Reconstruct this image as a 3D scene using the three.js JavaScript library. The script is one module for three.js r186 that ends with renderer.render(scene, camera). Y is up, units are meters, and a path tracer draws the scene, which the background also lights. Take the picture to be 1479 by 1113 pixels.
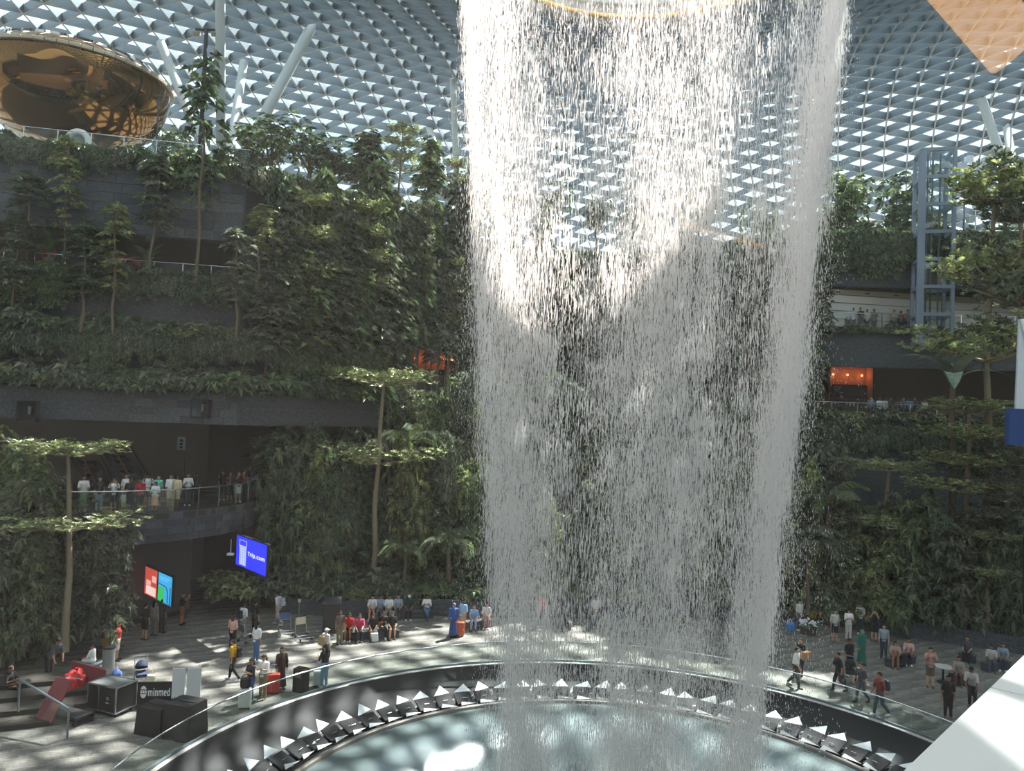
import * as THREE from 'three';
import { mergeGeometries } from 'three/addons/utils/BufferGeometryUtils.js';
import { MarchingCubes } from 'three/addons/objects/MarchingCubes.js';
import { RoundedBoxGeometry } from 'three/addons/geometries/RoundedBoxGeometry.js';
import { ImprovedNoise } from 'three/addons/math/ImprovedNoise.js';

// ---------------------------------------------------------------- camera, sky, sun, exposure
const PW = 1479, PH = 1113, FOC = 1110, EYE = 11.8;
const scene = new THREE.Scene();
const camera = new THREE.PerspectiveCamera(2 * Math.atan(PH / 2 / FOC) * 180 / Math.PI, PW / PH, 0.05, 600);
camera.position.set(0, EYE, 0);
camera.rotation.order = 'YXZ';
camera.rotation.set(0.033, 0, 0.039);
camera.updateMatrixWorld(true);
const renderer = new THREE.WebGLRenderer();
renderer.toneMapping = THREE.LinearToneMapping;
renderer.toneMappingExposure = 2.2;
renderer.shadowMap.enabled = true;

let seed = 12345;
function rnd() { seed = (seed + 0x6D2B79F5) | 0; let t = Math.imul(seed ^ (seed >>> 15), 1 | seed); t = (t + Math.imul(t ^ (t >>> 7), 61 | t)) ^ t; return ((t ^ (t >>> 14)) >>> 0) / 4294967296; }
const rr = (a, b) => a + (b - a) * rnd();
const pick = (a) => a[Math.floor(rnd() * a.length)];
const noise = new ImprovedNoise();
function fbm(x, y, z, o = 4) { let s = 0, a = 0.5, f = 1; for (let i = 0; i < o; i++) { s += a * noise.noise(x * f, y * f, z * f); a *= 0.5; f *= 2.03; } return s; }

const SUN = new THREE.Vector3(0.42, 1.0, -0.59).normalize();
{ // tropical midday sky: blue air with broken white cloud
  const w = 512, h = 256, d = new Float32Array(w * h * 4);
  for (let j = 0; j < h; j++) for (let i = 0; i < w; i++) {
    const el = (j + 0.5) / h * Math.PI - Math.PI / 2, az = (i + 0.5) / w * 2 * Math.PI;
    const x = Math.cos(el) * Math.cos(az), y = Math.sin(el), z = Math.cos(el) * Math.sin(az), up = Math.max(0, y);
    const k = 1 / (0.35 + up);
    let c = Math.min(1, Math.max(0, 0.62 + 1.7 * fbm(x * k * 1.3 + 3, y * 0.5, z * k * 1.3 + 7, 5)));
    c = c * c * (3 - 2 * c);
    const hz = Math.exp(-up * 5);
    const air = [0.42 + 0.4 * hz, 0.66 + 0.26 * hz, 0.98], cl = [1.16, 1.17, 1.17];
    const p = (j * w + i) * 4;
    for (let q = 0; q < 3; q++) d[p + q] = y < 0 ? [0.5, 0.52, 0.52][q] : air[q] * (1 - c) + cl[q] * c;
    d[p + 3] = 1;
  }
  const t = new THREE.DataTexture(d, w, h, THREE.RGBAFormat, THREE.FloatType);
  t.mapping = THREE.EquirectangularReflectionMapping; t.magFilter = THREE.LinearFilter; t.wrapS = THREE.RepeatWrapping; t.needsUpdate = true;
  scene.background = t; scene.environment = t;
  scene.backgroundIntensity = scene.environmentIntensity = 1.0;
}
const sun = new THREE.DirectionalLight(new THREE.Color().setRGB(1, 0.87, 0.82), 19);
sun.position.copy(SUN).multiplyScalar(150).add(new THREE.Vector3(3, 0, -22)); sun.target.position.set(3, 0, -22);
sun.castShadow = true; sun.shadow.radius = 1.8; sun.shadow.mapSize.set(4096, 4096);
Object.assign(sun.shadow.camera, { left: -80, right: 80, top: 80, bottom: -80, near: 10, far: 320 });
scene.add(sun, sun.target);
scene.fog = new THREE.FogExp2(0xf0ece4, 0.0007);   // warm humid air full of fine spray

// ---------------------------------------------------------------- helpers
const V = (x, y, z) => new THREE.Vector3(x, y, z);
function ray(px, py) { return V((px - PW / 2) / FOC, -(py - PH / 2) / FOC, -1).applyQuaternion(camera.quaternion); }
function onY(px, py, y) { const d = ray(px, py), t = (y - EYE) / d.y; return V(d.x * t, y, d.z * t); }
function atZ(px, py, z) { const d = ray(px, py), t = z / d.z; return V(d.x * t, EYE + d.y * t, z); }
function toPix(v) { const p = v.clone().project(camera); return [(p.x + 1) / 2 * PW, (1 - p.y) / 2 * PH, p.z]; }

const taken = {};
function numbered(n) { const k = taken[n] = (taken[n] ?? -1) + 1; return k ? n + '_' + String(k).padStart(3, '0') : n; }
function shade(o) { o.traverse((c) => { if (c.isMesh) { c.castShadow = true; c.receiveShadow = true; } }); return o; }
function tag(o, label, category, group, kind) { o.userData = { label, category }; if (group) o.userData.group = group; if (kind) o.userData.kind = kind; return o; }
function thing(name, label, category, p = [0, 0, 0], turn = 0, group) {
  const o = new THREE.Group(); o.name = numbered(name); scene.add(o);
  if (p.isVector3) o.position.copy(p); else o.position.set(...p);
  o.rotation.y = turn; return tag(o, label, category, group);
}
function part(name, geo, mat, parent, kind) { const m = new THREE.Mesh(geo, mat); m.name = name; if (kind) m.userData.kind = kind; m.castShadow = m.receiveShadow = true; parent.add(m); return m; }
function struct(name, geo, mat, label, category) {
  const m = geo ? new THREE.Mesh(geo, mat) : new THREE.Group(); m.name = numbered(name); scene.add(m);
  m.castShadow = m.receiveShadow = true; m.userData = { kind: 'structure', label, category }; return m;
}
function solo(name, geo, mat, label, category, group) { const m = new THREE.Mesh(geo, mat); m.name = numbered(name); scene.add(m); m.castShadow = m.receiveShadow = true; return tag(m, label, category, group); }
function M(geos) {
  const l = geos.map((g) => { const q = g.index ? g.toNonIndexed() : g; for (const k of Object.keys(q.attributes)) if (!['position', 'normal', 'uv', 'color'].includes(k)) q.deleteAttribute(k); return q; });
  const allUv = l.every((g) => g.attributes.uv), allC = l.every((g) => g.attributes.color);
  for (const g of l) { if (!allUv) g.deleteAttribute('uv'); if (!allC) g.deleteAttribute('color'); }
  return l.length === 1 ? l[0] : mergeGeometries(l);
}
function box(w, h, d, x = 0, y = 0, z = 0, ry = 0, rx = 0, rz = 0) { const g = new THREE.BoxGeometry(w, h, d); if (rx) g.rotateX(rx); if (rz) g.rotateZ(rz); if (ry) g.rotateY(ry); g.translate(x, y, z); return g; }
function rbox(w, h, d, r, x = 0, y = 0, z = 0, ry = 0, rx = 0, rz = 0) { const g = new RoundedBoxGeometry(w, h, d, 2, r); if (rx) g.rotateX(rx); if (rz) g.rotateZ(rz); if (ry) g.rotateY(ry); g.translate(x, y, z); return g; }
const YUP = V(0, 1, 0);
function rod(a, b, r0, r1 = r0, seg = 8) {
  a = a.isVector3 ? a : V(...a); b = b.isVector3 ? b : V(...b);
  const d = b.clone().sub(a), g = new THREE.CylinderGeometry(r1, r0, d.length(), seg, 1);
  g.applyQuaternion(new THREE.Quaternion().setFromUnitVectors(YUP, d.clone().normalize())); g.translate((a.x + b.x) / 2, (a.y + b.y) / 2, (a.z + b.z) / 2); return g;
}
function pipe(pts, r, seg = 24, rad = 6) { return new THREE.TubeGeometry(new THREE.CatmullRomCurve3(pts.map((p) => p.isVector3 ? p : V(...p))), seg, r, rad, false); }
function uvBox(geo, s = 1) { // uv in metres by the dominant axis of each face
  const g = geo.index ? geo.toNonIndexed() : geo, p = g.attributes.position, n = g.attributes.normal, uv = new Float32Array(p.count * 2);
  for (let i = 0; i < p.count; i++) {
    const ax = Math.abs(n.getX(i)), ay = Math.abs(n.getY(i)), az = Math.abs(n.getZ(i)), x = p.getX(i), y = p.getY(i), z = p.getZ(i);
    const [u, v] = ay > ax && ay > az ? [x, z] : ax > az ? [z, y] : [x, y]; uv[i * 2] = u * s; uv[i * 2 + 1] = v * s;
  }
  g.setAttribute('uv', new THREE.BufferAttribute(uv, 2)); return g;
}
function tex(w, h, f, srgb = true) { // computed texture; f(u, v) gives [r, g, b] 0..255
  const d = new Uint8Array(w * h * 4);
  for (let j = 0; j < h; j++) for (let i = 0; i < w; i++) { const c = f(i / w, j / h, i, j), p = (j * w + i) * 4; d[p] = c[0]; d[p + 1] = c[1]; d[p + 2] = c[2]; d[p + 3] = 255; }
  const t = new THREE.DataTexture(d, w, h); t.magFilter = THREE.LinearFilter; t.minFilter = THREE.LinearFilter; t.wrapS = t.wrapT = THREE.RepeatWrapping;
  if (srgb) t.colorSpace = THREE.SRGBColorSpace; t.needsUpdate = true; return t;
}
const pn = (u, v, f, s = 0) => { // noise that tiles over 0..1
  const a = u * 2 * Math.PI, b = v * 2 * Math.PI; return fbm(Math.cos(a) * f / 6.28 + 10 + s, Math.sin(a) * f / 6.28 + Math.cos(b) * f / 6.28, Math.sin(b) * f / 6.28 + s * 3, 4);
};
const std = (c, roughness = 0.8, o = {}) => new THREE.MeshStandardMaterial({ color: c, roughness, ...o });
const phy = (c, roughness = 0.8, o = {}) => new THREE.MeshPhysicalMaterial({ color: c, roughness, ...o });

// ---------------------------------------------------------------- materials of the place
const stoneTex = tex(256, 256, (u, v) => { const n = pn(u, v, 9) * 60 + pn(u, v, 60, 4) * 70; return [118 + n, 122 + n, 126 + n]; });
const grain = tex(256, 256, (u, v) => { const n = 128 + pn(u, v, 40, 2) * 150; return [n, n, n]; }, false);
const paveTex = tex(1024, 512, (u, v, i, j) => {   // narrow stone strips with uneven tone
  const row = Math.floor(v * 16), off = ((row * 7919) % 97) / 97, col = Math.floor((u + off) * 5) % 5, t = ((row * 131 + col * 517) % 89) / 89 - 0.5;
  const edge = (v * 16 % 1) < 0.07 || ((u + off) * 5 % 1) < 0.015 ? -46 : 0, n = pn(u, v, 60, 1) * 40 + pn(u, v, 8, 6) * 34;
  return [112 + t * 34 + n + edge, 109 + t * 33 + n + edge, 102 + t * 30 + n + edge];
});
const MT = {
  steel: std(0x6f7a80, 0.45, { metalness: 0.15 }),
  steelWhite: std(0xb4b9b8, 0.5),
  glassRoof: phy(0xdfeef2, 0.02, { transmission: 1, thickness: 0, ior: 1.45 }),
  glassRail: phy(0xf3f8f6, 0.02, { transmission: 1, thickness: 0, ior: 1.4 }),
  stone: std(0xffffff, 0.85, { map: stoneTex, bumpMap: grain, bumpScale: 0.004 }),
  stoneWall: std(0xa6a8aa, 0.88, { map: stoneTex }),
  pave: std(0xffffff, 0.75, { map: paveTex }),
  darkStone: std(0x2c2e2e, 0.35, { bumpMap: grain, bumpScale: 0.003 }),
  soffit: std(0x8a867f, 0.9),
  inside: std(0x857a6e, 0.9),
  white: std(0xe6e6e2, 0.5),
  chrome: std(0xc4c8ca, 0.25, { metalness: 0.9 }),
  dark: std(0x191b1d, 0.6),
  black: std(0x0f1011, 0.7),
  soil: std(0x2a2119, 1),
  bark: std(0x6b5c4a, 0.95, { bumpMap: grain, bumpScale: 0.01 }),
  barkPale: std(0x8a7c66, 0.95, { bumpMap: grain, bumpScale: 0.01 }),
};
const slabMats = [0xb4b8bc, 0x9ea2a6, 0x8a8e92, 0xc0c3c5, 0xa4a5a3].map((c) => std(c, 0.85, { map: stoneTex, bumpMap: grain, bumpScale: 0.003 }));
const AX = V(3.53, 0, -22.1);               // axis of the waterfall and of its basin
const LV = [0, 6, 12, 18.2, 24.3];          // floor levels
// ---------------------------------------------------------------- the glazed steel roof
const OCR = 6.25, OCY = 27.3;
const PROF = [[0, 24], [6.2, 27.3], [12, 30.0], [22, 34.2], [30, 37], [40, 38.6], [50, 38.0], [60, 35.4], [70, 31.4], [78, 26.5], [85, 20], [89, 13], [91, 5]];
function roofY(x, z) {
  const r = Math.hypot(x - AX.x, z - AX.z);
  for (let i = 0; i < PROF.length - 1; i++) if (r < PROF[i + 1][0]) {
    const p0 = PROF[Math.max(0, i - 1)], p1 = PROF[i], p2 = PROF[i + 1], p3 = PROF[Math.min(PROF.length - 1, i + 2)], w = p2[0] - p1[0], t = (r - p1[0]) / w;
    const m1 = (p2[1] - p0[1]) / (p2[0] - p0[0]) * w, m2 = (p3[1] - p1[1]) / (p3[0] - p1[0]) * w, t2 = t * t, t3 = t2 * t;
    return (2 * t3 - 3 * t2 + 1) * p1[1] + (t3 - 2 * t2 + t) * m1 + (-2 * t3 + 3 * t2) * p2[1] + (t3 - t2) * m2;
  }
  return 5;
}
function roofN(x, z) { const e = 0.3, hx = (roofY(x + e, z) - roofY(x - e, z)) / (2 * e), hz = (roofY(x, z + e) - roofY(x, z - e)) / (2 * e); return V(-hx, 1, -hz).normalize(); }
{
  const roof = struct('ceiling', null, null, 'curved glass roof on a lattice of deep grey steel blades', 'roof');
  const CX = 40, CZ = 60, S = 2.35, DR = S * 0.866, DPHI = S / 140, DEPTH = 0.68, WID = 0.12;
  const pt = new Map(), nodes = [];
  const key = (i, k) => i + ',' + k;
  for (let k = Math.ceil(62 / DR); k * DR < 215; k++) for (let i = -Math.ceil(1.75 / DPHI); i * DPHI < 1.2; i++) {
    const R = k * DR, ph = (i + (k % 2) / 2) * DPHI, x = CX + R * Math.sin(ph), z = CZ - R * Math.cos(ph), rho = Math.hypot(x - AX.x, z - AX.z);
    if (rho < OCR - 1.0 || rho > 90.5 || z > 22) continue;
    let X = x, Z = z; if (rho < OCR + 1.0) { X = AX.x + (x - AX.x) / rho * OCR; Z = AX.z + (z - AX.z) / rho * OCR; }
    const n = { v: V(X, roofY(X, Z), Z), n: roofN(X, Z), i, k }; pt.set(key(i, k), n); nodes.push(n);
  }
  const beams = [], panes = [];
  const view = (p) => { const q = toPix(p); return q[2] < 1 && q[2] > -1 && q[0] > -20 && q[0] < PW + 20 && q[1] > -20 && q[1] < 330; };
  for (const a of nodes) {
    const o = a.k % 2, R = pt.get(key(a.i + 1, a.k)), UL = pt.get(key(a.i + o - 1, a.k + 1)), UR = pt.get(key(a.i + o, a.k + 1)), DRt = pt.get(key(a.i + o, a.k - 1));
    for (const b of [R, UL, UR]) if (b && a.v.distanceTo(b.v) > 0.3) beams.push([a, b]);
    if (R && UR) panes.push([a.v, R.v, UR.v]);
    if (R && DRt) panes.push([a.v, DRt.v, R.v]);
  }
  function beamGeo(list) {
    const pos = [], ix = [];
    for (const [a, b] of list) {
      const d = b.v.clone().sub(a.v).normalize(), n = a.n.clone().add(b.n).normalize(), s = d.clone().cross(n).normalize().multiplyScalar(WID / 2), b0 = pos.length / 3;
      for (const e of [a, b]) for (const [q, y] of [[1, 0.02], [-1, 0.02], [-1, -DEPTH], [1, -DEPTH]]) pos.push(e.v.x + s.x * q + n.x * y, e.v.y + s.y * q + n.y * y, e.v.z + s.z * q + n.z * y);
      for (let f = 0; f < 4; f++) { const g = (f + 1) % 4; ix.push(b0 + f, b0 + g, b0 + 4 + g, b0 + f, b0 + 4 + g, b0 + 4 + f); }
    }
    const g = new THREE.BufferGeometry(); g.setAttribute('position', new THREE.Float32BufferAttribute(pos, 3)); g.setIndex(ix); const q = g.toNonIndexed(); q.computeVertexNormals(); return q;
  }
  function paneGeo(list) {
    const pos = []; for (const t of list) for (const p of t) pos.push(p.x, p.y, p.z);
    const g = new THREE.BufferGeometry(); g.setAttribute('position', new THREE.Float32BufferAttribute(pos, 3)); g.computeVertexNormals(); return g;
  }
  const size = (ps) => { const c = ps.reduce((s, p) => s.add(p), V(0, 0, 0)).multiplyScalar(1 / ps.length); if (!view(c)) return 0; const q = ps.map(toPix); return q.length === 2 ? Math.hypot(q[0][0] - q[1][0], q[0][1] - q[1][1]) : Math.abs((q[1][0] - q[0][0]) * (q[2][1] - q[0][1]) - (q[2][0] - q[0][0]) * (q[1][1] - q[0][1])); };
  const order = (l, f) => l.map((e) => [f(e), e]).sort((p, q) => q[0] - p[0]);
  const bo = order(beams, ([a, b]) => size([a.v, b.v])), po = order(panes, (t) => size(t));
  bo.slice(0, 300).forEach(([, b]) => part('beam', beamGeo([b]), MT.steel, roof));
  part('beam_lattice', beamGeo(bo.slice(300).map((e) => e[1])), MT.steel, roof, 'stuff');
  po.slice(0, 300).forEach(([, t]) => part('glass_pane', paneGeo([t]), MT.glassRoof, roof));
  part('glass_panes', paneGeo(po.slice(300).map((e) => e[1])), MT.glassRoof, roof, 'stuff');
  // steel ring round the oculus: a gutter with an upstand
  const prof = [[6.5, 0.35], [6.45, -0.55], [6.25, -1.0], [5.85, -1.05], [5.7, -0.9], [5.7, -0.5], [5.5, -0.5], [5.5, 0.1], [5.9, 0.5], [6.5, 0.35]].map(([x, y]) => new THREE.Vector2(x, y));
  const ring = part('oculus_ring', new THREE.LatheGeometry(prof, 96), MT.steelWhite, roof); ring.position.set(AX.x, OCY, AX.z);
  const lip = part('oculus_lip', new THREE.TorusGeometry(5.6, 0.09, 8, 96).rotateX(Math.PI / 2), std(0xd9b878, 0.35, { metalness: 0.4 }), roof); lip.position.set(AX.x, OCY - 0.92, AX.z);
}
// tree columns that carry the roof
function roofStrut(px0, py0, z0, px1, py1, z1, r, mat, label) {
  const a = atZ(px0, py0, z0), b = atZ(px1, py1, z1), g = thing('roof_strut', label, 'strut', a), d = b.clone().sub(a);
  part('tube', rod([0, 0, 0], d, r, r, 14), mat, g);
  part('end_joint', rod(d.clone().multiplyScalar(0.985), d.clone().multiplyScalar(1.012), r * 0.75, r * 0.45, 12), MT.steel, g);
  part('base_joint', rod([0, 0, 0], d.clone().multiplyScalar(0.02), r * 1.15, r * 1.15, 14), mat, g);
  return g;
}
roofStrut(319, 262, -49, 318, -30, -45, 0.29, MT.steelWhite, 'upright white tube strut between leaning struts above the stone parapet');
roofStrut(326, 262, -49.2, 352, 90, -56, 0.3, MT.steelWhite, 'short white tube strut leaning back beside the upright strut');
roofStrut(331, 262, -49, 459, 22, -52, 0.36, MT.steelWhite, 'long grey tube strut leaning right over the terrace trees');
roofStrut(312, 262, -49, 232, 62, -53, 0.3, MT.steelWhite, 'white tube strut leaning towards the bronze bowl');
roofStrut(660, 262, -62, 652, 62, -60, 0.26, MT.steelWhite, 'slim grey strut standing just beside the water column');
roofStrut(648, 275, -66, 606, 140, -72, 0.3, MT.steelWhite, 'pale strut leaning left behind the crowns beside the water');
roofStrut(1462, 275, -56, 1405, 105, -60, 0.33, MT.steelWhite, 'grey tube strut leaning left above the lift tower side');
roofStrut(1468, 275, -56, 1447, 135, -66, 0.3, MT.steelWhite, 'thinner grey tube strut beside the leaning roof strut');
roofStrut(995, 330, -70, 970, 235, -74, 0.28, MT.steelWhite, 'left strut of the pair seen through the falling water');
roofStrut(980, 330, -70, 985, 215, -74, 0.28, MT.steelWhite, 'right strut of the pair seen through the falling water');
// ---------------------------------------------------------------- building shell
const FAC = [[-58, 10], [-56, -18], [-40, -35], [-27, -40.5], [-15.5, -43], [-10, -50], [-6, -58], [0, -63], [9, -64], [16, -58], [20, -53], [35, -51], [48, -42], [56, -22], [58, 10]];
function inset(poly, o) { // move a plan line towards the water by o
  return poly.map((p, i) => {
    const a = poly[Math.max(0, i - 1)], b = poly[Math.min(poly.length - 1, i + 1)]; let nx = -(b[1] - a[1]), nz = b[0] - a[0]; const l = Math.hypot(nx, nz); nx /= l; nz /= l;
    if ((AX.x - p[0]) * nx + (AX.z - p[1]) * nz < 0) { nx = -nx; nz = -nz; }
    return [p[0] + nx * o, p[1] + nz * o];
  });
}
function plate(poly, y, t) { // horizontal slab of a plan polygon, its top at y
  const g = new THREE.ExtrudeGeometry(new THREE.Shape(poly.map(([x, z]) => new THREE.Vector2(x, -z))), { depth: t, bevelEnabled: false });
  g.rotateX(-Math.PI / 2); g.translate(0, y - t, 0); return uvBox(g);
}
function run(poly, y0, y1, t) { // upright wall along a plan line
  const l = [];
  for (let i = 0; i < poly.length - 1; i++) { const [x0, z0] = poly[i], [x1, z1] = poly[i + 1], L = Math.hypot(x1 - x0, z1 - z0), a = -Math.atan2(z1 - z0, x1 - x0); l.push(uvBox(box(L + t * 0.4, y1 - y0, t)).rotateY(a).translate((x0 + x1) / 2, (y0 + y1) / 2, (z0 + z1) / 2)); }
  return M(l);
}
const OUT = [[92, 10], [92, -118], [-92, -118], [-92, 10]];
// ground: paving with the round opening of the basin
{
  const sh = new THREE.Shape([[-60, 14], [60, 14], [60, -80], [-60, -80]].map(([x, z]) => new THREE.Vector2(x, -z)));
  const hole = new THREE.Path(); hole.absarc(AX.x, -AX.z, 14.5, 0, Math.PI * 2, true); sh.holes.push(hole);
  const g = new THREE.ExtrudeGeometry(sh, { depth: 0.4, bevelEnabled: false, curveSegments: 96 }); g.rotateX(-Math.PI / 2); g.translate(0, -0.4, 0);
  const q = uvBox(g, 0.25); const uv = q.attributes.uv, p = q.attributes.position;
  for (let i = 0; i < uv.count; i++) { const x = p.getX(i), z = p.getZ(i); uv.setXY(i, (x * 0.94 - z * 0.34) * 0.22, (x * 0.34 + z * 0.94) * 0.44); }
  struct('floor', q, MT.pave, 'grey stone strip paving round the sunken basin', 'floor');
}
// upper floors
struct('floor', plate([...inset(FAC, -0.2), ...OUT], LV[4], 0.5), MT.soffit, 'top garden deck under the glass roof', 'floor');
for (const [k, o] of [[3, 0.2], [2, 0.6], [1, -0.5]]) struct('floor', plate([...inset(FAC, o), ...OUT], LV[k], 0.6), MT.soffit, ['', 'second', 'third', 'fourth'][k] + ' storey floor slab set back behind the planted terraces', 'floor');
// walls along the gallery fronts
const LEFT = FAC.slice(0, 6), MID = FAC.slice(4, 11), RIGHT = FAC.slice(10);
struct('wall_left', run(inset(LEFT, 0), 20.6, 24.9, 0.5), MT.stoneWall, 'dark stone parapet wall below the top garden', 'wall');
struct('wall_left', run(inset(FAC.slice(4, 6), 0.1), 12, 20.6, 0.5), MT.stoneWall, 'dark stone corner wall between open galleries and planted cliff', 'wall');
struct('wall_left', run(inset(LEFT, 0.4), 12, 18.0, 0.5), MT.stoneWall, 'dark stone wall below the fourth storey gallery', 'wall');
struct('wall_left', run(inset(LEFT, 1.6), 10.45, 12.1, 0.6), MT.stoneWall, 'third storey stone band above the round balcony', 'wall');
struct('wall_back', run(inset(MID, 0), 17.4, 24.9, 0.5), MT.stoneWall, 'upper stone cliff wall behind the hanging trees', 'wall');
struct('wall_back', run(inset(MID, 0.3), 10.8, 14.3, 0.5), MT.stoneWall, 'middle stone cliff wall behind the hanging trees', 'wall');
struct('wall_right', run(inset(RIGHT, 0), 21.2, 24.7, 0.5), MT.stoneWall, 'dark upper wall over the pale gallery shopfront', 'wall');
struct('wall_right', run(inset(RIGHT, 0.4), 15.7, 18.3, 0.6), MT.stoneWall, 'dark band wall under the fourth storey gallery rail', 'wall');
struct('wall_right', run(inset(RIGHT, 0.9), 10.2, 12.2, 0.6), MT.stoneWall, 'dark band wall under the third storey gallery rail', 'wall');
// back walls of the galleries, so that their depth stays dark
for (const k of [0, 1, 2, 3]) struct('wall_rear', run(inset(FAC, k < 2 ? -9 : -7), LV[k], LV[k + 1] - 0.5, 0.3), MT.inside, 'dark rear wall inside the ' + ['ground', 'second', 'third', 'fourth'][k] + ' storey gallery', 'wall');
struct('wall_front', uvBox(box(118, 30, 0.5, 0, 14.5, 10)), MT.stoneWall, 'wall of the building that the viewer stands in', 'wall');
{ // the room the viewer looks out of
  const tone = std(0x6b5a4a, 0.85);
  struct('floor', uvBox(box(11, 0.4, 10.4, 0.5, 10.0, 4.7)), std(0x4a3d33, 0.7), 'floor of the viewer room behind the window', 'floor');
  struct('ceiling', uvBox(box(11, 0.4, 10.4, 0.5, 13.9, 4.7)), tone, 'ceiling of the viewer room behind the window', 'ceiling');
  struct('wall_room', M([box(0.3, 3.6, 10.4, -5, 12, 4.7), box(0.3, 3.6, 10.4, 6, 12, 4.7)]), tone, 'side walls of the viewer room', 'wall');
  const w = struct('window_1', null, null, 'wide window pane the viewer looks through', 'window');
  part('pane', new THREE.PlaneGeometry(10.6, 3.4).translate(0.5, 11.95, -0.42), phy(0xfafcfb, 0.0, { transmission: 1, thickness: 0, ior: 1.45 }), w);
  part('frame', M([box(11, 0.12, 0.12, 0.5, 10.25, -0.42), box(11, 0.12, 0.12, 0.5, 13.65, -0.42), box(0.12, 3.5, 0.12, -4.9, 11.95, -0.42), box(0.12, 3.5, 0.12, 5.9, 11.95, -0.42)]), MT.dark, w);
}

// stone slabs that can be told apart, laid in courses on a wall
const slabGeos = [0, 1, 2].map((k) => uvBox(new RoundedBoxGeometry(1, 1, 0.06, 1, 0.012)));
function course(parent, a, b, y0, y1, rows, len, off) {
  const dx = b[0] - a[0], dz = b[1] - a[1], L = Math.hypot(dx, dz), ang = -Math.atan2(dz, dx), hgt = (y1 - y0) / rows;
  let nx = -dz / L, nz = dx / L; if ((AX.x - a[0]) * nx + (AX.z - a[1]) * nz < 0) { nx = -nx; nz = -nz; }
  for (let r = 0; r < rows; r++) {
    let s = r % 2 ? -len * rr(0.3, 0.6) : 0;
    while (s < L - 0.05) {
      const w = len * rr(0.75, 1.3), s0 = Math.max(0, s), s1 = Math.min(L, s + w); s += w; if (s1 - s0 < 0.15) continue;
      const m = (s0 + s1) / 2, o = off + rr(0.0, 0.025);
      const q = part('stone_slab', slabGeos[0], pick(slabMats), parent); q.scale.set(s1 - s0 - 0.02, hgt - 0.02, 1);
      q.position.set(a[0] + dx * m / L + nx * o, y0 + hgt * (r + 0.5), a[1] + dz * m / L + nz * o); q.rotation.y = ang;
    }
  }
}
{
  const L3 = inset(LEFT, 1.6), band = struct('wall_left', null, null, 'pale stone cladding courses on the third storey band', 'wall');
  course(band, [-27.6, -39.1 + 0.16], L3[4], 10.45, 12.1, 4, 1.15, 0.33);
  course(band, L3[2], [-27.6, -38.94], 10.45, 12.1, 4, 1.6, 0.33);
  const L5 = inset(LEFT, 0), up = struct('wall_left', null, null, 'grey stone cladding courses on the garden parapet wall', 'wall');
  course(up, L5[3], L5[4], 20.6, 24.9, 8, 1.9, 0.28); course(up, L5[2], L5[3], 20.6, 24.9, 8, 2.6, 0.28);
}
// square recesses in the band
function recess(px0, py0, px1, py1, z, label) {
  const a = atZ(px0, py1, z), b = atZ(px1, py0, z), w = b.x - a.x, h = b.y - a.y, g = thing('wall_recess_box', label, 'box', [(a.x + b.x) / 2, a.y, z]);
  g.rotation.y = -0.2;
  part('frame', M([box(w, 0.06, 0.3, 0, h, 0), box(w, 0.06, 0.3, 0, 0, 0), box(0.06, h, 0.3, -w / 2, h / 2, 0), box(0.06, h, 0.3, w / 2, h / 2, 0)]), MT.dark, g);
  part('back', box(w, h, 0.03, 0, h / 2, -0.1), MT.black, g);
  part('lamp_body', rod([0.1, h * 0.35, 0.0], [0.16, h * 0.75, 0.06], 0.07, 0.09, 10), MT.steel, g);
}
recess(276, 578, 304, 602, -40.8, 'black square light recess in the stone band near the corner');
recess(24, 580, 57, 607, -38.5, 'black square light recess in the stone band by the climber');

// round second storey balcony
const DISC = { x: -24, z: -45.2, r: 9.4 };
{
  const g = new THREE.CylinderGeometry(DISC.r, DISC.r, 0.3, 96); g.translate(DISC.x, LV[1] - 0.15, DISC.z);
  struct('floor', uvBox(g, 0.4), std(0x7d7a74, 0.7, { map: paveTex }), 'round balcony floor where visitors stand', 'floor');
  const f = struct('wall_balcony', M([new THREE.CylinderGeometry(DISC.r, DISC.r - 0.25, 1.5, 96, 1, true)]), MT.stoneWall, 'curved stone fascia of the round balcony', 'wall'); f.position.set(DISC.x, LV[1] - 0.72, DISC.z); f.material = std(0x5b5c5d, 0.85, { side: THREE.DoubleSide });
  const under = struct('ceiling', new THREE.CylinderGeometry(DISC.r - 0.25, DISC.r - 0.3, 0.06, 64).translate(DISC.x, LV[1] - 1.47, DISC.z), MT.soffit, 'dark soffit under the round balcony', 'ceiling');
  // slabs of the fascia, four courses
  const cl = struct('wall_balcony', null, null, 'stone slab courses on the curved balcony fascia', 'wall');
  for (let r = 0; r < 4; r++) for (let k = 0; k < 30; k++) {
    const st = (130 / 30) * Math.PI / 180, a = (-12 + (r % 2) * 2) * Math.PI / 180 + st * k, y = LV[1] - 1.29 + r * 0.37, rad = DISC.r - 0.22 + r * 0.055 + rr(0.01, 0.03);
    const q = part('stone_slab', slabGeos[0], pick(slabMats), cl); q.scale.set(2 * DISC.r * Math.sin(st / 2) - 0.025, 0.355, 1); q.position.set(DISC.x + rad * Math.sin(a + 1.2 - 0.75), y, DISC.z + rad * Math.cos(a + 1.2 - 0.75)); q.rotation.y = a + 0.45;
  }
}
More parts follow.
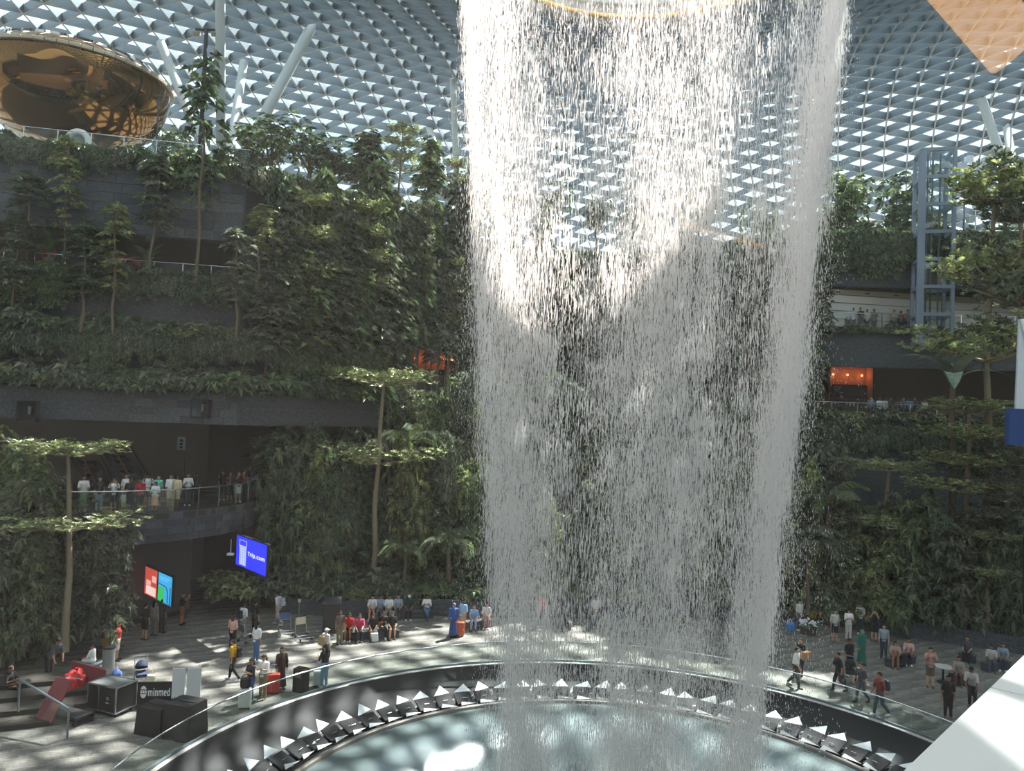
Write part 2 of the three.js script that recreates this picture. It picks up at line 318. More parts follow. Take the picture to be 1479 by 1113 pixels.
function railing(name, label, pts, h, parentOpts = {}) { // glass panels between posts, a handrail on top
  const g = thing(name, label, 'railing', pts[0]); const o = pts[0];
  for (let i = 0; i < pts.length - 1; i++) {
    const a = pts[i].clone().sub(o), b = pts[i + 1].clone().sub(o), L = a.distanceTo(b), ang = -Math.atan2(b.z - a.z, b.x - a.x), m = a.clone().add(b).multiplyScalar(0.5);
    const p = part('glass_panel', box(L - 0.03, h - 0.1, 0.02), MT.glassRail, g); p.position.set(m.x, m.y + (h - 0.1) / 2 + 0.04, m.z); p.rotation.y = ang;
    part('handrail', rod(a.clone().setY(a.y + h), b.clone().setY(b.y + h), parentOpts.r || 0.035, undefined, 8), parentOpts.mat || MT.chrome, g);
    if (parentOpts.posts) part('post', box(0.05, h, 0.05, a.x, a.y + h / 2, a.z), MT.chrome, g);
    if (parentOpts.shoe) { const s = part('base_shoe', box(L + 0.02, 0.07, 0.08), MT.steel, g); s.position.set(m.x, m.y + 0.05, m.z); s.rotation.y = ang; }
  }
  return g;
}
{
  const pts = []; for (let k = 0; k <= 16; k++) { const a = (-32 + k * 8.2) * Math.PI / 180; pts.push(V(DISC.x + (DISC.r - 0.12) * Math.sin(a), LV[1], DISC.z + (DISC.r - 0.12) * Math.cos(a))); }
  railing('balcony_railing', 'curved glass railing round the crowded balcony', pts, 1.15, { posts: true });
}
// ---------------------------------------------------------------- sunken basin, funnel, rim railing
{
  const w = struct('floor', new THREE.LatheGeometry([[14.5, 0.02], [14.45, -0.05], [14.3, -0.5], [13.6, -0.95], [12.2, -1.15], [11.3, -1.2], [11.25, -0.5]].map(([x, y]) => new THREE.Vector2(x, y)), 128), MT.darkStone, 'black wet stone slope of the round basin', 'basin');
  w.position.set(AX.x, 0, AX.z); w.material = std(0x232525, 0.7, { bumpMap: grain, bumpScale: 0.004, side: THREE.DoubleSide });
  const kerb = struct('trim_1', new THREE.LatheGeometry([[14.5, 0.0], [14.5, 0.06], [14.85, 0.06], [14.85, 0.0]].map(([x, y]) => new THREE.Vector2(x, y)), 128), std(0xb9b6ae, 0.6), 'pale stone kerb round the basin', 'kerb'); kerb.position.set(AX.x, 0, AX.z);
  const fun = thing('water_funnel', 'large glossy grey funnel that swallows the falling water', 'funnel', [AX.x, 0, AX.z]);
  part('bowl', new THREE.LatheGeometry([[10.55, -0.32], [10.0, -0.26], [9.2, -0.32], [8.2, -0.6], [7.2, -1.1], [6.2, -1.9], [5.4, -3.0], [4.8, -4.5], [4.4, -6.5], [4.2, -9]].map(([x, y]) => new THREE.Vector2(x, y)), 160), phy(0x6d7a7a, 0.2, { clearcoat: 0.8, clearcoatRoughness: 0.12, side: THREE.DoubleSide, metalness: 0.1 }), fun);
  part('rim', new THREE.LatheGeometry([[10.5, -0.55], [10.5, -0.24], [10.62, -0.2], [10.75, -0.24], [10.75, -0.55]].map(([x, y]) => new THREE.Vector2(x, y)), 160), std(0x77736a, 0.4), fun);
  part('gutter', new THREE.LatheGeometry([[10.7, -0.45], [11.3, -0.5]].map(([x, y]) => new THREE.Vector2(x, y)), 160), std(0x191a1a, 0.4, { side: THREE.DoubleSide }), fun);
  const pts = []; for (let k = 0; k <= 66; k++) { const a = (90 + 8 + k * (344 / 66)) * Math.PI / 180; pts.push(V(AX.x + 14.68 * Math.cos(a), 0.06, AX.z + 14.68 * Math.sin(a))); }
  railing('basin_railing', 'glass railing with slim handrail circling the basin', pts, 0.92, { shoe: true, r: 0.03 });
  // folded panels that stand round the funnel: a dark plate with white fins
  const tri = (pts) => { const s = new THREE.Shape(pts.map(([x, y]) => new THREE.Vector2(x, y))); const g = new THREE.ExtrudeGeometry(s, { depth: 0.025, bevelEnabled: false }); g.translate(0, 0, -0.0125); return g; };
  const plateG = new RoundedBoxGeometry(0.72, 0.05, 0.66, 1, 0.015), handle = M([rod([-0.09, 0.05, 0.1], [-0.09, 0.12, 0.1], 0.014), rod([0.09, 0.05, 0.1], [0.09, 0.12, 0.1], 0.014), rod([-0.09, 0.12, 0.1], [0.09, 0.12, 0.1], 0.014)]);
  const finA = tri([[-0.36, 0], [0.36, 0.05], [0.1, 0.5]]).rotateX(-1.25), finB = tri([[-0.36, 0], [0.36, 0], [-0.3, 0.16]]).rotateX(-0.75), finC = tri([[0, 0], [0.42, 0.04], [0.38, 0.3]]).rotateX(-1.4);
  const white = std(0xe9ecec, 0.45), plateM = std(0x222324, 0.85);
  const N = 84;
  for (let k = 0; k < N; k++) {
    const a = k / N * Math.PI * 2, x = AX.x + 11.72 * Math.cos(a), z = AX.z + 11.72 * Math.sin(a); const q = toPix(V(x, -0.2, z)); if (q[2] > 1 || q[0] < -200 || q[0] > PW + 200 || q[1] > PH + 160) continue;
    const g = thing('fountain_panel', 'dark plate with white folded fins standing round the funnel', 'panel', [x, -0.42, z], -a - Math.PI / 2 + rr(-0.07, 0.07), 'folded panels round the funnel rim');
    const p = part('plate', plateG, plateM, g); p.rotation.x = 0.35; p.position.set(0, 0.16, 0.12); const h = part('handle', handle, MT.chrome, g); h.rotation.x = 0.35; h.position.set(0, 0.14, 0.08);
    const f1 = part('fin', finA, white, g); f1.position.set(rr(-0.1, 0.1), 0.24, -0.3); f1.rotation.set(rr(-0.1, 0.2), rr(-0.35, 0.35), 0);
    const f2 = part('fin', finB, white, g); f2.position.set(0.1, 0.03, 0.5); f2.rotation.set(rr(-0.2, 0.1), rr(-0.1, 0.25), 0);
    const f3 = part('fin', finC, white, g); f3.position.set(-0.5, 0.12, rr(-0.05, 0.15)); f3.rotation.set(0, rr(-0.4, 0.6), rr(-0.2, 0.2));
    part('foot', box(0.5, 0.3, 0.4, 0, -0.12, 0), plateM, g);
  }
}
// ---------------------------------------------------------------- planted terraces and seat walls
const soilTop = (poly, y, t) => plate(poly, y, t);
function terrace(n, front, back, y0, y1, label) {
  const g = struct('wall_terrace', null, null, label, 'planter');
  part('retaining_wall', run(front, y0, y1 + 0.12, 0.35), MT.stoneWall, g);
  part('soil', soilTop([...front, ...back.slice().reverse()], y1, 0.3), MT.soil, g);
}
const T1F = [[-14.5, -46.8], [-12.4, -43.6], [-9, -43.2], [-5, -44.2], [0, -44.6], [6, -45], [12, -45.4], [18, -46.2], [22, -44], [27, -41.5], [36, -36]];
const T2F = [[-11.8, -47.8], [-9.2, -47.6], [-5, -49.8], [2, -52.5], [9, -53], [15, -50.5], [22, -48], [28, -45], [40, -40]];
const T3F = [[-10.2, -49], [-7.6, -51.2], [-4.2, -55.3], [-1, -58], [3, -60], [9, -60.5], [15, -55.5], [19.2, -51.4], [36, -49.2], [47, -41]];
terrace(1, T1F, T2F, 0, 0.75, 'low stone planter wall behind the seated visitors');
terrace(2, T2F, T3F, 0.75, 5.4, 'second planted terrace wall of the green cliff');
terrace(3, T3F, inset(FAC, 0.1).slice(4, 12), 5.4, 11.2, 'third planted terrace wall of the green cliff');
{ // shelves for plants on the left wall
  const sh = struct('wall_ledge', null, null, 'planter ledge on the wall under the open gallery', 'planter');
  part('front', run(inset(LEFT.slice(1, 5), 1.5), 14.5, 15.1, 0.15), MT.stoneWall, sh); part('soil', plate([...inset(LEFT.slice(1, 5), 1.5), ...inset(LEFT.slice(1, 5), 0.6).reverse()], 15.0, 0.5), MT.soil, sh);
  const s2 = struct('wall_ledge', null, null, 'planter ledge along the open gallery floor', 'planter');
  part('front', run(inset(LEFT.slice(1, 5), 1.0), 17.3, 18.1, 0.15), MT.stoneWall, s2); part('soil', plate([...inset(LEFT.slice(1, 5), 1.0), ...inset(LEFT.slice(1, 5), 0.2).reverse()], 18.0, 0.5), MT.soil, s2);
  const s3 = struct('wall_terrace', null, null, 'raised planter beside the lower left steps', 'planter');
  const pl = [[-30, -31], [-21.6, -32.6], [-20.4, -36.4], [-19.5, -38.2], [-20.5, -40], [-34, -41]];
  part('retaining_wall', run(pl.slice(0, 5), 0, 0.85, 0.3), MT.stoneWall, s3); part('soil', plate(pl, 0.78, 0.3), MT.soil, s3);
}
// ---------------------------------------------------------------- plants
const leafMat = phy(0xffffff, 0.95, { vertexColors: true, transmission: 0.3, thickness: 0, clearcoat: 0.8, clearcoatRoughness: 0.33, side: THREE.DoubleSide });
const PAL = {
  deep: [[0.055, 0.105, 0.045], [0.075, 0.14, 0.06], [0.04, 0.085, 0.04], [0.09, 0.16, 0.065]],
  mid: [[0.085, 0.16, 0.06], [0.11, 0.19, 0.07], [0.06, 0.12, 0.05], [0.15, 0.22, 0.08]],
  light: [[0.16, 0.25, 0.09], [0.2, 0.28, 0.1], [0.12, 0.2, 0.07], [0.26, 0.31, 0.13]],
  grey: [[0.09, 0.14, 0.085], [0.12, 0.175, 0.105], [0.07, 0.11, 0.065], [0.17, 0.21, 0.13]],
};
class Leaves { // gathers folded leaf blades
  constructor(pal) { this.p = []; this.c = []; this.pal = PAL[pal]; }
  add(o, d, L, W, droop = 0.25) {
    const up = Math.abs(d.y) > 0.95 ? V(1, 0, 0) : YUP, s = d.clone().cross(up).normalize(), n = s.clone().cross(d).normalize();
    const c = pick(this.pal), k = rr(0.45, 1.75), m = o.clone().addScaledVector(d, L * 0.5), t = o.clone().addScaledVector(d, L).addScaledVector(YUP, -L * droop);
    const tw = rr(-0.5, 0.5), s2 = s.clone().multiplyScalar(Math.cos(tw)).addScaledVector(n, Math.sin(tw)), l = m.clone().addScaledVector(s2, W / 2).addScaledVector(n, W * 0.12), r = m.clone().addScaledVector(s2, -W / 2).addScaledVector(n, W * 0.12);
    for (const v of [o, l, t, o, t, r]) { this.p.push(v.x, v.y, v.z); this.c.push(c[0] * k * 1.16, c[1] * k * 0.94, c[2] * k * 0.9); }
  }
  rosette(o, axis, n, L, W, droop) {
    const a0 = rr(0, 6.28), t = Math.abs(axis.y) > 0.9 ? V(1, 0, 0) : YUP, u = axis.clone().cross(t).normalize(), w = axis.clone().cross(u);
    for (let i = 0; i < n; i++) { const a = a0 + i / n * 6.28 + rr(-0.3, 0.3), k = rr(0.15, 0.9), d = u.clone().multiplyScalar(Math.cos(a)).addScaledVector(w, Math.sin(a)).addScaledVector(axis, k).normalize(); this.add(o, d, L * rr(0.7, 1.2), W * rr(0.8, 1.2), droop); }
  }
  geo() { const g = new THREE.BufferGeometry(); g.setAttribute('position', new THREE.Float32BufferAttribute(this.p, 3)); g.setAttribute('color', new THREE.Float32BufferAttribute(this.c, 3)); g.computeVertexNormals(); return g; }
}
const dirU = () => { const z = rr(-1, 1), a = rr(0, 6.28), s = Math.sqrt(1 - z * z); return V(s * Math.cos(a), z, s * Math.sin(a)); };
function bentTrunk(h, r, lean) { const pts = []; for (let i = 0; i <= 5; i++) { const t = i / 5; pts.push(V(lean[0] * t + (i && i < 5 ? rr(-0.04, 0.04) * h * 0.3 : 0), h * t, lean[1] * t + (i && i < 5 ? rr(-0.04, 0.04) * h * 0.3 : 0))); } return pts; }
function trunkGeo(pts, r0, r1) { const l = []; for (let i = 0; i < pts.length - 1; i++) { const k0 = r0 + (r1 - r0) * i / (pts.length - 1), k1 = r0 + (r1 - r0) * (i + 1) / (pts.length - 1); l.push(rod(pts[i], pts[i + 1], k0, k1 * 0.98, 7)); } return M(l); }
const along = (pts, t) => new THREE.CatmullRomCurve3(pts).getPoint(t);
// prototypes are kept out of the scene; every plant is a clone of one
function protoTree(h, r, barkMat, build, pal) {
  const g = new THREE.Group(), pts = bentTrunk(h, r, [rr(-0.3, 0.3), rr(-0.3, 0.3)]), lv = new Leaves(pal), br = [];
  build(pts, lv, br);
  const t = part('trunk', trunkGeo(pts, r, r * 0.4), barkMat, g);
  if (br.length) part('branches', M(br), barkMat, g);
  part('foliage', lv.geo(), leafMat, g, 'stuff');
  return g;
}
const slim = (h, rad, pal, n = 130) => protoTree(h, 0.045 + h * 0.004, MT.bark, (pts, lv, br) => {
  for (let i = 0; i < n; i++) { const t = 0.32 + 0.68 * Math.pow(rnd(), 0.8), c = along(pts, Math.min(1, t)), a = rr(0, 6.28), q = rad * (0.25 + 0.75 * Math.sin(Math.min(1, (t - 0.3) / 0.7) * 2.6 + 0.35)) * Math.sqrt(rnd()), e = c.clone().add(V(Math.cos(a) * q, rr(-0.2, 0.3), Math.sin(a) * q)); if (i % 6 === 0) br.push(rod(c, e, 0.022, 0.01, 4)); lv.rosette(e, V(Math.cos(a) * 0.5, 1, Math.sin(a) * 0.5).normalize(), 9, 0.44, 0.17, 0.45); }
}, pal);
const tiered = (h, rad, pal, tiers = 4) => protoTree(h, 0.09 + h * 0.007, MT.barkPale, (pts, lv, br) => {
  for (let k = 0; k < tiers; k++) {
    const t = tiers === 1 ? 1 : 0.62 + 0.38 * k / (tiers - 1), c = along(pts, t), R = rad * (1 - 0.45 * k / tiers) * rr(0.85, 1.1), nb = 8;
    for (let b = 0; b < nb; b++) {
      const a = b / nb * 6.28 + rr(-0.3, 0.3), q = R * rr(0.7, 1.1), e = c.clone().add(V(Math.cos(a) * q, q * 0.16, Math.sin(a) * q)); br.push(rod(c, e, 0.035, 0.012, 5));
      for (let i = 0; i < 34; i++) { const s = Math.sqrt(rr(0.08, 1)), f = c.clone().lerp(e, s).add(V(rr(-1, 1) * 0.32 * R * s, rr(-0.12, 0.36), rr(-1, 1) * 0.32 * R * s)); lv.rosette(f, V(rr(-0.2, 0.2), 1, rr(-0.2, 0.2)).normalize(), 7, 0.2, 0.085, 0.15); }
    }
  }
}, pal);
const round = (h, rad, pal, n = 230, L = 0.26) => protoTree(h, 0.1 + h * 0.006, MT.bark, (pts, lv, br) => {
  const c = along(pts, 1);
  const blobs = []; for (let k = 0; k < 7; k++) blobs.push([c.clone().add(V(rr(-1, 1), rr(-0.75, 0.6), rr(-1, 1)).multiplyScalar(rad * 0.6)), rad * rr(0.42, 0.62)]);
  for (const [b] of blobs) br.push(rod(along(pts, rr(0.5, 0.8)), b, 0.05, 0.015, 5));
  for (let i = 0; i < n; i++) { const [b, R] = pick(blobs), d = dirU(), e = b.clone().addScaledVector(d, R * Math.pow(rnd(), 0.35)); lv.rosette(e, d.clone().add(V(0, 0.6, 0)).normalize(), 9, L, L * 0.38, 0.35); }
}, pal);
const mass = (rad, pal, L = 0.4) => protoTree(4.2, 0.11, MT.bark, (pts, lv, br) => { // leafy from the ground up
  const blobs = []; for (let k = 0; k < 14; k++) { const y = 0.5 + k * 0.36, q = rad * 0.55; blobs.push([V(rr(-q, q), y, rr(-q, q)), rad * rr(0.4, 0.6)]); }
  for (let i = 0; i < 300; i++) { const [b, R] = pick(blobs), d = dirU(), e = b.clone().addScaledVector(d, R * Math.pow(rnd(), 0.3)); lv.rosette(e, d.clone().add(V(0, 0.7, 0)).normalize(), 8, L, L * 0.4, 0.35); }
}, pal);
function shrubProto(r, h, pal, n, L, W, droop) {
  const g = new THREE.Group(), lv = new Leaves(pal), st = [];
  for (let i = 0; i < n; i++) { const a = rr(0, 6.28), q = r * Math.sqrt(rnd()), y = h * rr(0.2, 1) * (1 - 0.5 * q / r), e = V(Math.cos(a) * q, y, Math.sin(a) * q); if (i % 5 === 0) st.push(rod([e.x * 0.4, 0, e.z * 0.4], e, 0.015, 0.008, 4)); lv.rosette(e, V(Math.cos(a) * q / r * 0.8, 1, Math.sin(a) * q / r * 0.8).normalize(), 9, L, W, droop); }
  part('stems', M(st), MT.bark, g); part('foliage', lv.geo(), leafMat, g, 'stuff'); return g;
}
function drapeProto(w, drop, pal) { // trailing creeper over an edge; local +z is outwards
  const g = new THREE.Group(), lv = new Leaves(pal), st = [];
  for (let k = 0; k < 26; k++) {
    const x = rr(-w / 2, w / 2), len = drop * rr(0.35, 1.1), pts = [V(x, 0.1, -0.3), V(x + rr(-0.1, 0.1), 0.25, 0.12), V(x + rr(-0.15, 0.15), -len * 0.5, 0.34 + rr(0, 0.15)), V(x + rr(-0.2, 0.2), -len, 0.3 + rr(0, 0.1))];
    const cv = new THREE.CatmullRomCurve3(pts); st.push(new THREE.TubeGeometry(cv, 5, 0.01, 3)); const m = Math.ceil(8 + len * 9);
    for (let i = 0; i < m; i++) { const p = cv.getPoint(rnd()); lv.rosette(p.add(V(rr(-0.1, 0.1), rr(-0.05, 0.1), rr(-0.05, 0.12))), V(rr(-0.4, 0.4), 0.7, 0.8).normalize(), 5, 0.2, 0.1, 0.7); }
  }
  part('stems', M(st), MT.bark, g); part('foliage', lv.geo(), leafMat, g, 'stuff'); return g;
}
function frondGeo(L, pal, wide = 0.42, n = 22) {
  const lv = new Leaves(pal), pts = [V(0, 0, 0), V(0, L * 0.3, L * 0.28), V(0, L * 0.38, L * 0.65), V(0, L * 0.14, L)], cv = new THREE.CatmullRomCurve3(pts);
  for (let i = 1; i <= n; i++) { const t = 0.12 + 0.88 * i / n, p = cv.getPoint(t), tg = cv.getTangent(t), w = L * wide * Math.sin(0.25 + t * 2.6); for (const s of [-1, 1]) lv.add(p, V(s, 0.15, 0).addScaledVector(tg, 0.7).normalize(), w, 0.07 + L * 0.012, 0.5); }
  return [new THREE.TubeGeometry(cv, 8, 0.025, 4), lv.geo()];
}
function palmProto(h, L, n, pal, wide) {
  const g = new THREE.Group(), [rib, blade] = frondGeo(L, pal, wide);
  if (h > 0.2) part('trunk', trunkGeo(bentTrunk(h, 0.1, [rr(-0.2, 0.2), rr(-0.2, 0.2)]).map((p, i, a) => i === a.length - 1 ? V(0, h, 0) : p), 0.12, 0.08), MT.bark, g);
  for (let k = 0; k < n; k++) { const f = part('frond', blade, leafMat, g); f.position.y = h; f.rotation.order = 'YXZ'; f.rotation.set(rr(-0.35, 0.45), k / n * 6.28 + rr(-0.2, 0.2), rr(-0.1, 0.1)); f.scale.setScalar(rr(0.8, 1.1)); const r = part('rib', rib, MT.bark, f); }
  return g;
}
function paddleGeo(L, W, pal, round = false) { // one big blade with a midrib fold and a bend
  const n = 10, pos = [], col = [], c = pick(PAL[pal]), P = (i, s) => { const t = i / n, w = (round ? Math.pow(Math.sin(Math.min(1, t * 0.94 + 0.06) * Math.PI), 0.6) : Math.pow(Math.sin(Math.min(1, t * 0.9 + 0.1) * Math.PI), 0.55)) * W / 2, y = L * (0.75 * t - 0.42 * t * t * t), z = L * (0.35 * t + 0.6 * t * t); return V(s * w, y + Math.abs(s) * w * 0.22, z); };
  for (let i = 0; i < n; i++) for (const s of [-1, 1]) { const q = [P(i, 0), P(i + 1, 0), P(i + 1, s), P(i, s)]; for (const k of s < 0 ? [0, 1, 2, 0, 2, 3] : [0, 2, 1, 0, 3, 2]) { pos.push(q[k].x, q[k].y, q[k].z); col.push(...c.map((x) => x * (i % 2 ? 0.95 : 1.05))); } }
  const g = new THREE.BufferGeometry(); g.setAttribute('position', new THREE.Float32BufferAttribute(pos, 3)); g.setAttribute('color', new THREE.Float32BufferAttribute(col, 3)); g.computeVertexNormals(); return g;
}
function bananaProto(h, L, W, n, pal, fan) {
  const g = new THREE.Group(), geos = [paddleGeo(L, W, pal), paddleGeo(L * 0.9, W * 0.9, pal), paddleGeo(L * 1.1, W, pal)], st = pipe([[0, 0, 0], [0, L * 0.35, L * 0.12]], 0.03, 4, 5);
  part('trunk', rod([0, 0, 0], [0, h, 0], 0.16, 0.1, 9), MT.bark, g);
  for (let k = 0; k < n; k++) { const a = fan ? (k % 2 ? Math.PI / 2 : -Math.PI / 2) + rr(-0.35, 0.35) : k / n * 6.28 + rr(-0.3, 0.3), f = part('leaf', geos[k % 3], leafMat, g); f.position.y = h; f.rotation.order = 'YXZ'; f.rotation.set(fan ? (k / n) * 1.2 - 0.75 : rr(-0.5, 0.5), a, 0); part('midrib', st, MT.barkPale, f); }
  return g;
}
function earProto(pal) { // big heart-shaped leaves on stalks
  const g = new THREE.Group(), geos = [paddleGeo(0.75, 0.72, pal, true), paddleGeo(0.6, 0.6, pal, true)], stalks = [];
  for (let k = 0; k < 13; k++) { const a = rr(0, 6.28), q = rr(0.2, 0.9), e = V(Math.cos(a) * q, rr(0.5, 1.7), Math.sin(a) * q); stalks.push(rod([0, 0, 0], e, 0.03, 0.018, 4)); const f = part('leaf', geos[k % 2], leafMat, g); f.position.copy(e); f.rotation.order = 'YXZ'; f.rotation.set(rr(0.1, 0.7), Math.PI / 2 - a, 0); }
  part('stalks', M(stalks), MT.bark, g); return g;
}
const PR = {
  slim: [slim(7, 0.85, 'grey'), slim(8, 1.0, 'deep'), slim(6.5, 0.75, 'mid'), slim(7.5, 0.95, 'grey')],
  tiered: [tiered(8, 2.1, 'light', 3), tiered(9, 2.4, 'light', 4), tiered(8.5, 2.0, 'grey', 5)],
  flat: [tiered(7.5, 2.2, 'light', 2)],
  round: [round(4.5, 1.9, 'mid'), round(5, 2.2, 'deep'), round(4, 1.7, 'grey'), round(4.5, 2.0, 'deep', 260, 0.3)],
  bush: [mass(1.7, 'mid'), mass(1.9, 'deep'), mass(1.6, 'grey'), mass(1.8, 'light', 0.36)],
  sparse: [slim(7, 0.8, 'grey', 60), slim(8, 0.9, 'deep', 66), slim(7, 0.8, 'light', 55)],
  shrub: [shrubProto(0.75, 0.9, 'deep', 40, 0.46, 0.12, 0.4), shrubProto(0.85, 0.8, 'mid', 46, 0.38, 0.15, 0.35), shrubProto(0.7, 1.1, 'grey', 40, 0.42, 0.17, 0.4), shrubProto(0.8, 0.7, 'light', 50, 0.26, 0.12, 0.2)],
  drape: [drapeProto(2.2, 1.3, 'deep'), drapeProto(2.2, 1.8, 'mid'), drapeProto(2.2, 1.0, 'grey')],
  palm: [palmProto(3.2, 2.2, 11, 'mid', 0.34), palmProto(4, 2.0, 12, 'grey', 0.34)],
  fern: [palmProto(0.15, 1.3, 12, 'light', 0.3), palmProto(1.8, 1.6, 13, 'mid', 0.3)],
  banana: [bananaProto(2.2, 2.6, 0.75, 9, 'grey', false), bananaProto(1.6, 2.2, 0.65, 8, 'mid', false)],
  ear: [earProto('grey'), earProto('deep')],
};
let plantCount = 0;
function plant(kind, v, p, scale, name, label, category, group, turn = rr(0, 6.28), sy) {
  const o = PR[kind][v % PR[kind].length].clone(); o.name = numbered(name); scene.add(o); if (p.isVector3) o.position.copy(p); else o.position.set(...p);
  o.rotation.y = turn; o.scale.set(scale, sy || scale, scale); tag(o, label, category, group); plantCount++; return o;
}
const hgt = { slim: [7, 8, 6.5, 7.5], tiered: [8.4, 9.3, 8.8], flat: [7.8], round: [6.2, 6.8, 5.4, 6.2], bush: [5.9, 6.1, 5.8, 6.0], sparse: [7, 8, 7] };
// tree by pixels: foot column px, crown top py, standing at depth z on height y
function treeAt(kind, v, px, pyTop, z, y, wide, name, label, group) {
  const b = atZ(px, 600, z), foot = atZ(px, 600 - (y - b.y) / -z * FOC, z); foot.y = y; const top = atZ(px, pyTop, z), H = Math.max(1.5, Math.min(top.y - y, kind === 'bush' ? 9.5 : 99)), h0 = hgt[kind][v % hgt[kind].length];
  return plant(kind, v, foot, wide, name, label, 'tree', group, undefined, H / h0);
}
function facZ(px) { // depth of the gallery front in the direction of a picture column
  const k = (px - PW / 2) / FOC; let best = -90;
  for (let i = 0; i < FAC.length - 1; i++) { const [x0, z0] = FAC[i], [x1, z1] = FAC[i + 1], den = (x1 - x0) + k * (z1 - z0); if (Math.abs(den) < 1e-6) continue; const t = -(x0 + k * z0) / den; if (t < 0 || t > 1) continue; const z = z0 + t * (z1 - z0); if (z < -5 && z > best) best = z; }
  return best;
}
// slender trees on the left wall ledges and gallery
[[16, 330], [116, 320], [163, 300], [340, 335]].forEach(([x, t], i) => treeAt('sparse', i, x, t, -39.2 + i * -0.22, 15.0, rr(1.0, 1.25), 'slender_tree', 'slender small-leaved tree rising from the planter ledge under the open gallery', 'slender trees on the gallery ledges'));
[[36, 250], [89, 205], [216, 225], [282, 82], [370, 300]].forEach(([x, t], i) => treeAt('sparse', i + 1, x, t, -39.8 + i * -0.45, 18.0, rr(0.95, 1.25), 'slender_tree', ['dark slender tree on the ledge above the gallery planters', 'slender tree with bare pale trunk before the dark gallery', 'slender tree rising from the gallery ledge beside the bright bird plant', 'tall bare-trunked tree reaching above the parapet to the lamp mast', 'slender tree at the corner of the gallery wall'][i]));
// trees of the top garden
[[392, 180, -48, 1.45], [440, 178, -49, 1.5], [476, 212, -50, 1.2], [355, 215, -49, 1.0], [250, 183, -52, 1.0], [205, 205, -53, 0.9]].forEach(([x, t, z, s], i) => treeAt('round', i, x, t, z, 24.3, s, 'garden_tree', i < 4 ? 'bushy tree of the top garden beside the fan of white struts' : 'smaller bushy tree behind the parapet by the bronze bowl', i < 4 ? 'bushy trees by the white struts' : 'small trees by the bronze bowl'));
[[530, 195, -56], [572, 185, -58], [612, 205, -60], [655, 235, -62], [545, 235, -55], [690, 250, -64]].forEach(([x, t, z], i) => treeAt(i % 2 ? 'tiered' : 'slim', i, x, t, facZ(x) - 1.4, 24.3, i % 2 ? 0.75 : 1.35, 'garden_tree', 'slim dark tree at the cliff edge below the roof beside the water', 'cliff edge trees beside the water'));
[[790, 262, -66], [860, 280, -67], [920, 275, -68], [1010, 265, -67], [1100, 290, -66], [740, 265, -66]].forEach(([x, t, z], i) => treeAt('round', i + 1, x, t, z, 24.3, 1.05, 'garden_tree', 'garden tree at the far cliff edge seen through the falling water', 'far trees behind the water'));
[[1224, 242, -56, 1.25], [1308, 238, -57, 1.2], [1352, 300, -56, 0.7], [1188, 300, -55, 0.75]].forEach(([x, t, z, s], i) => treeAt('bush', i, x, t, z, 24.3, s, 'garden_tree', ['large dark bushy tree above the dark wall beside the water spray', 'large bushy tree beside the lift tower', 'small yellow-green tree behind the lift tower', 'small tree half hidden by the water spray'][i]));
// tall trees of the planted cliff, centre left
for (let i = 0; i < 30; i++) { const px = 385 + (i % 15) * 21 + rr(-9, 9), row = Math.floor(i / 15), z = facZ(px) + 1.1 + (1 - row) * 0.9; treeAt('slim', i, px, (row ? 262 : 345) + rr(-30, 55), z, px < 520 ? 12.1 : 11.3, rr(1.15, 1.6), 'cliff_tree', 'slender tree growing close against the stone cliff wall', 'slender trees on the third terrace'); }
[[433, 285, -50.5], [519, 300, -54], [593, 300, -57], [645, 380, -58]].forEach(([x, t, z], i) => treeAt('tiered', i, x, t, facZ(x) + 1.9, i ? 11.3 : 12.1, 0.75, 'layered_tree', ['layered tree with crooked pale trunk on the cliff', 'layered tree with straight thin trunk on the cliff', 'dark layered tree near the orange lit restaurant', 'layered tree above the orange lit restaurant'][i]));
for (let i = 0; i < 16; i++) { const px = 390 + i * 20 + rr(-8, 8); treeAt('bush', i, px, 520 + rr(-40, 90), px < 500 ? -45.4 : -49.2 - Math.max(0, (px - 500) / 60), px < 500 ? 0.8 : 5.5, rr(0.75, 1.1), 'broadleaf_tree', 'dense broad-leaved tree on the middle terrace of the green cliff', 'broad-leaved trees on the middle terrace'); }
// the two layered trees in front, with their long trunks
treeAt('flat', 0, 452, 540, -46.6, 0.8, 1.45, 'layered_tree', 'flat-topped layered tree with dark forked trunk beside the round balcony');
treeAt('flat', 0, 536, 545, -45.4, 0.8, 1.5, 'layered_tree', 'flat-topped layered tree with long pale trunk behind the seated visitors');
treeAt('slim', 1, 405, 600, -46.3, 0.8, 1.7, 'broadleaf_tree', 'glossy leaved tree leaning over the end of the round balcony');
for (let i = 0; i < 15; i++) { const px = 400 + i * 21 + rr(-8, 8); if (Math.abs(px - 440) < 22 || Math.abs(px - 500) < 16) continue; treeAt('bush', i + 2, px, 640 + rr(-40, 80), -46.6 - rr(0, 1.6), 0.8, rr(0.7, 1.0), 'understorey_tree', 'bushy understorey tree in the low planter behind the seats', 'understorey trees behind the seats'); }
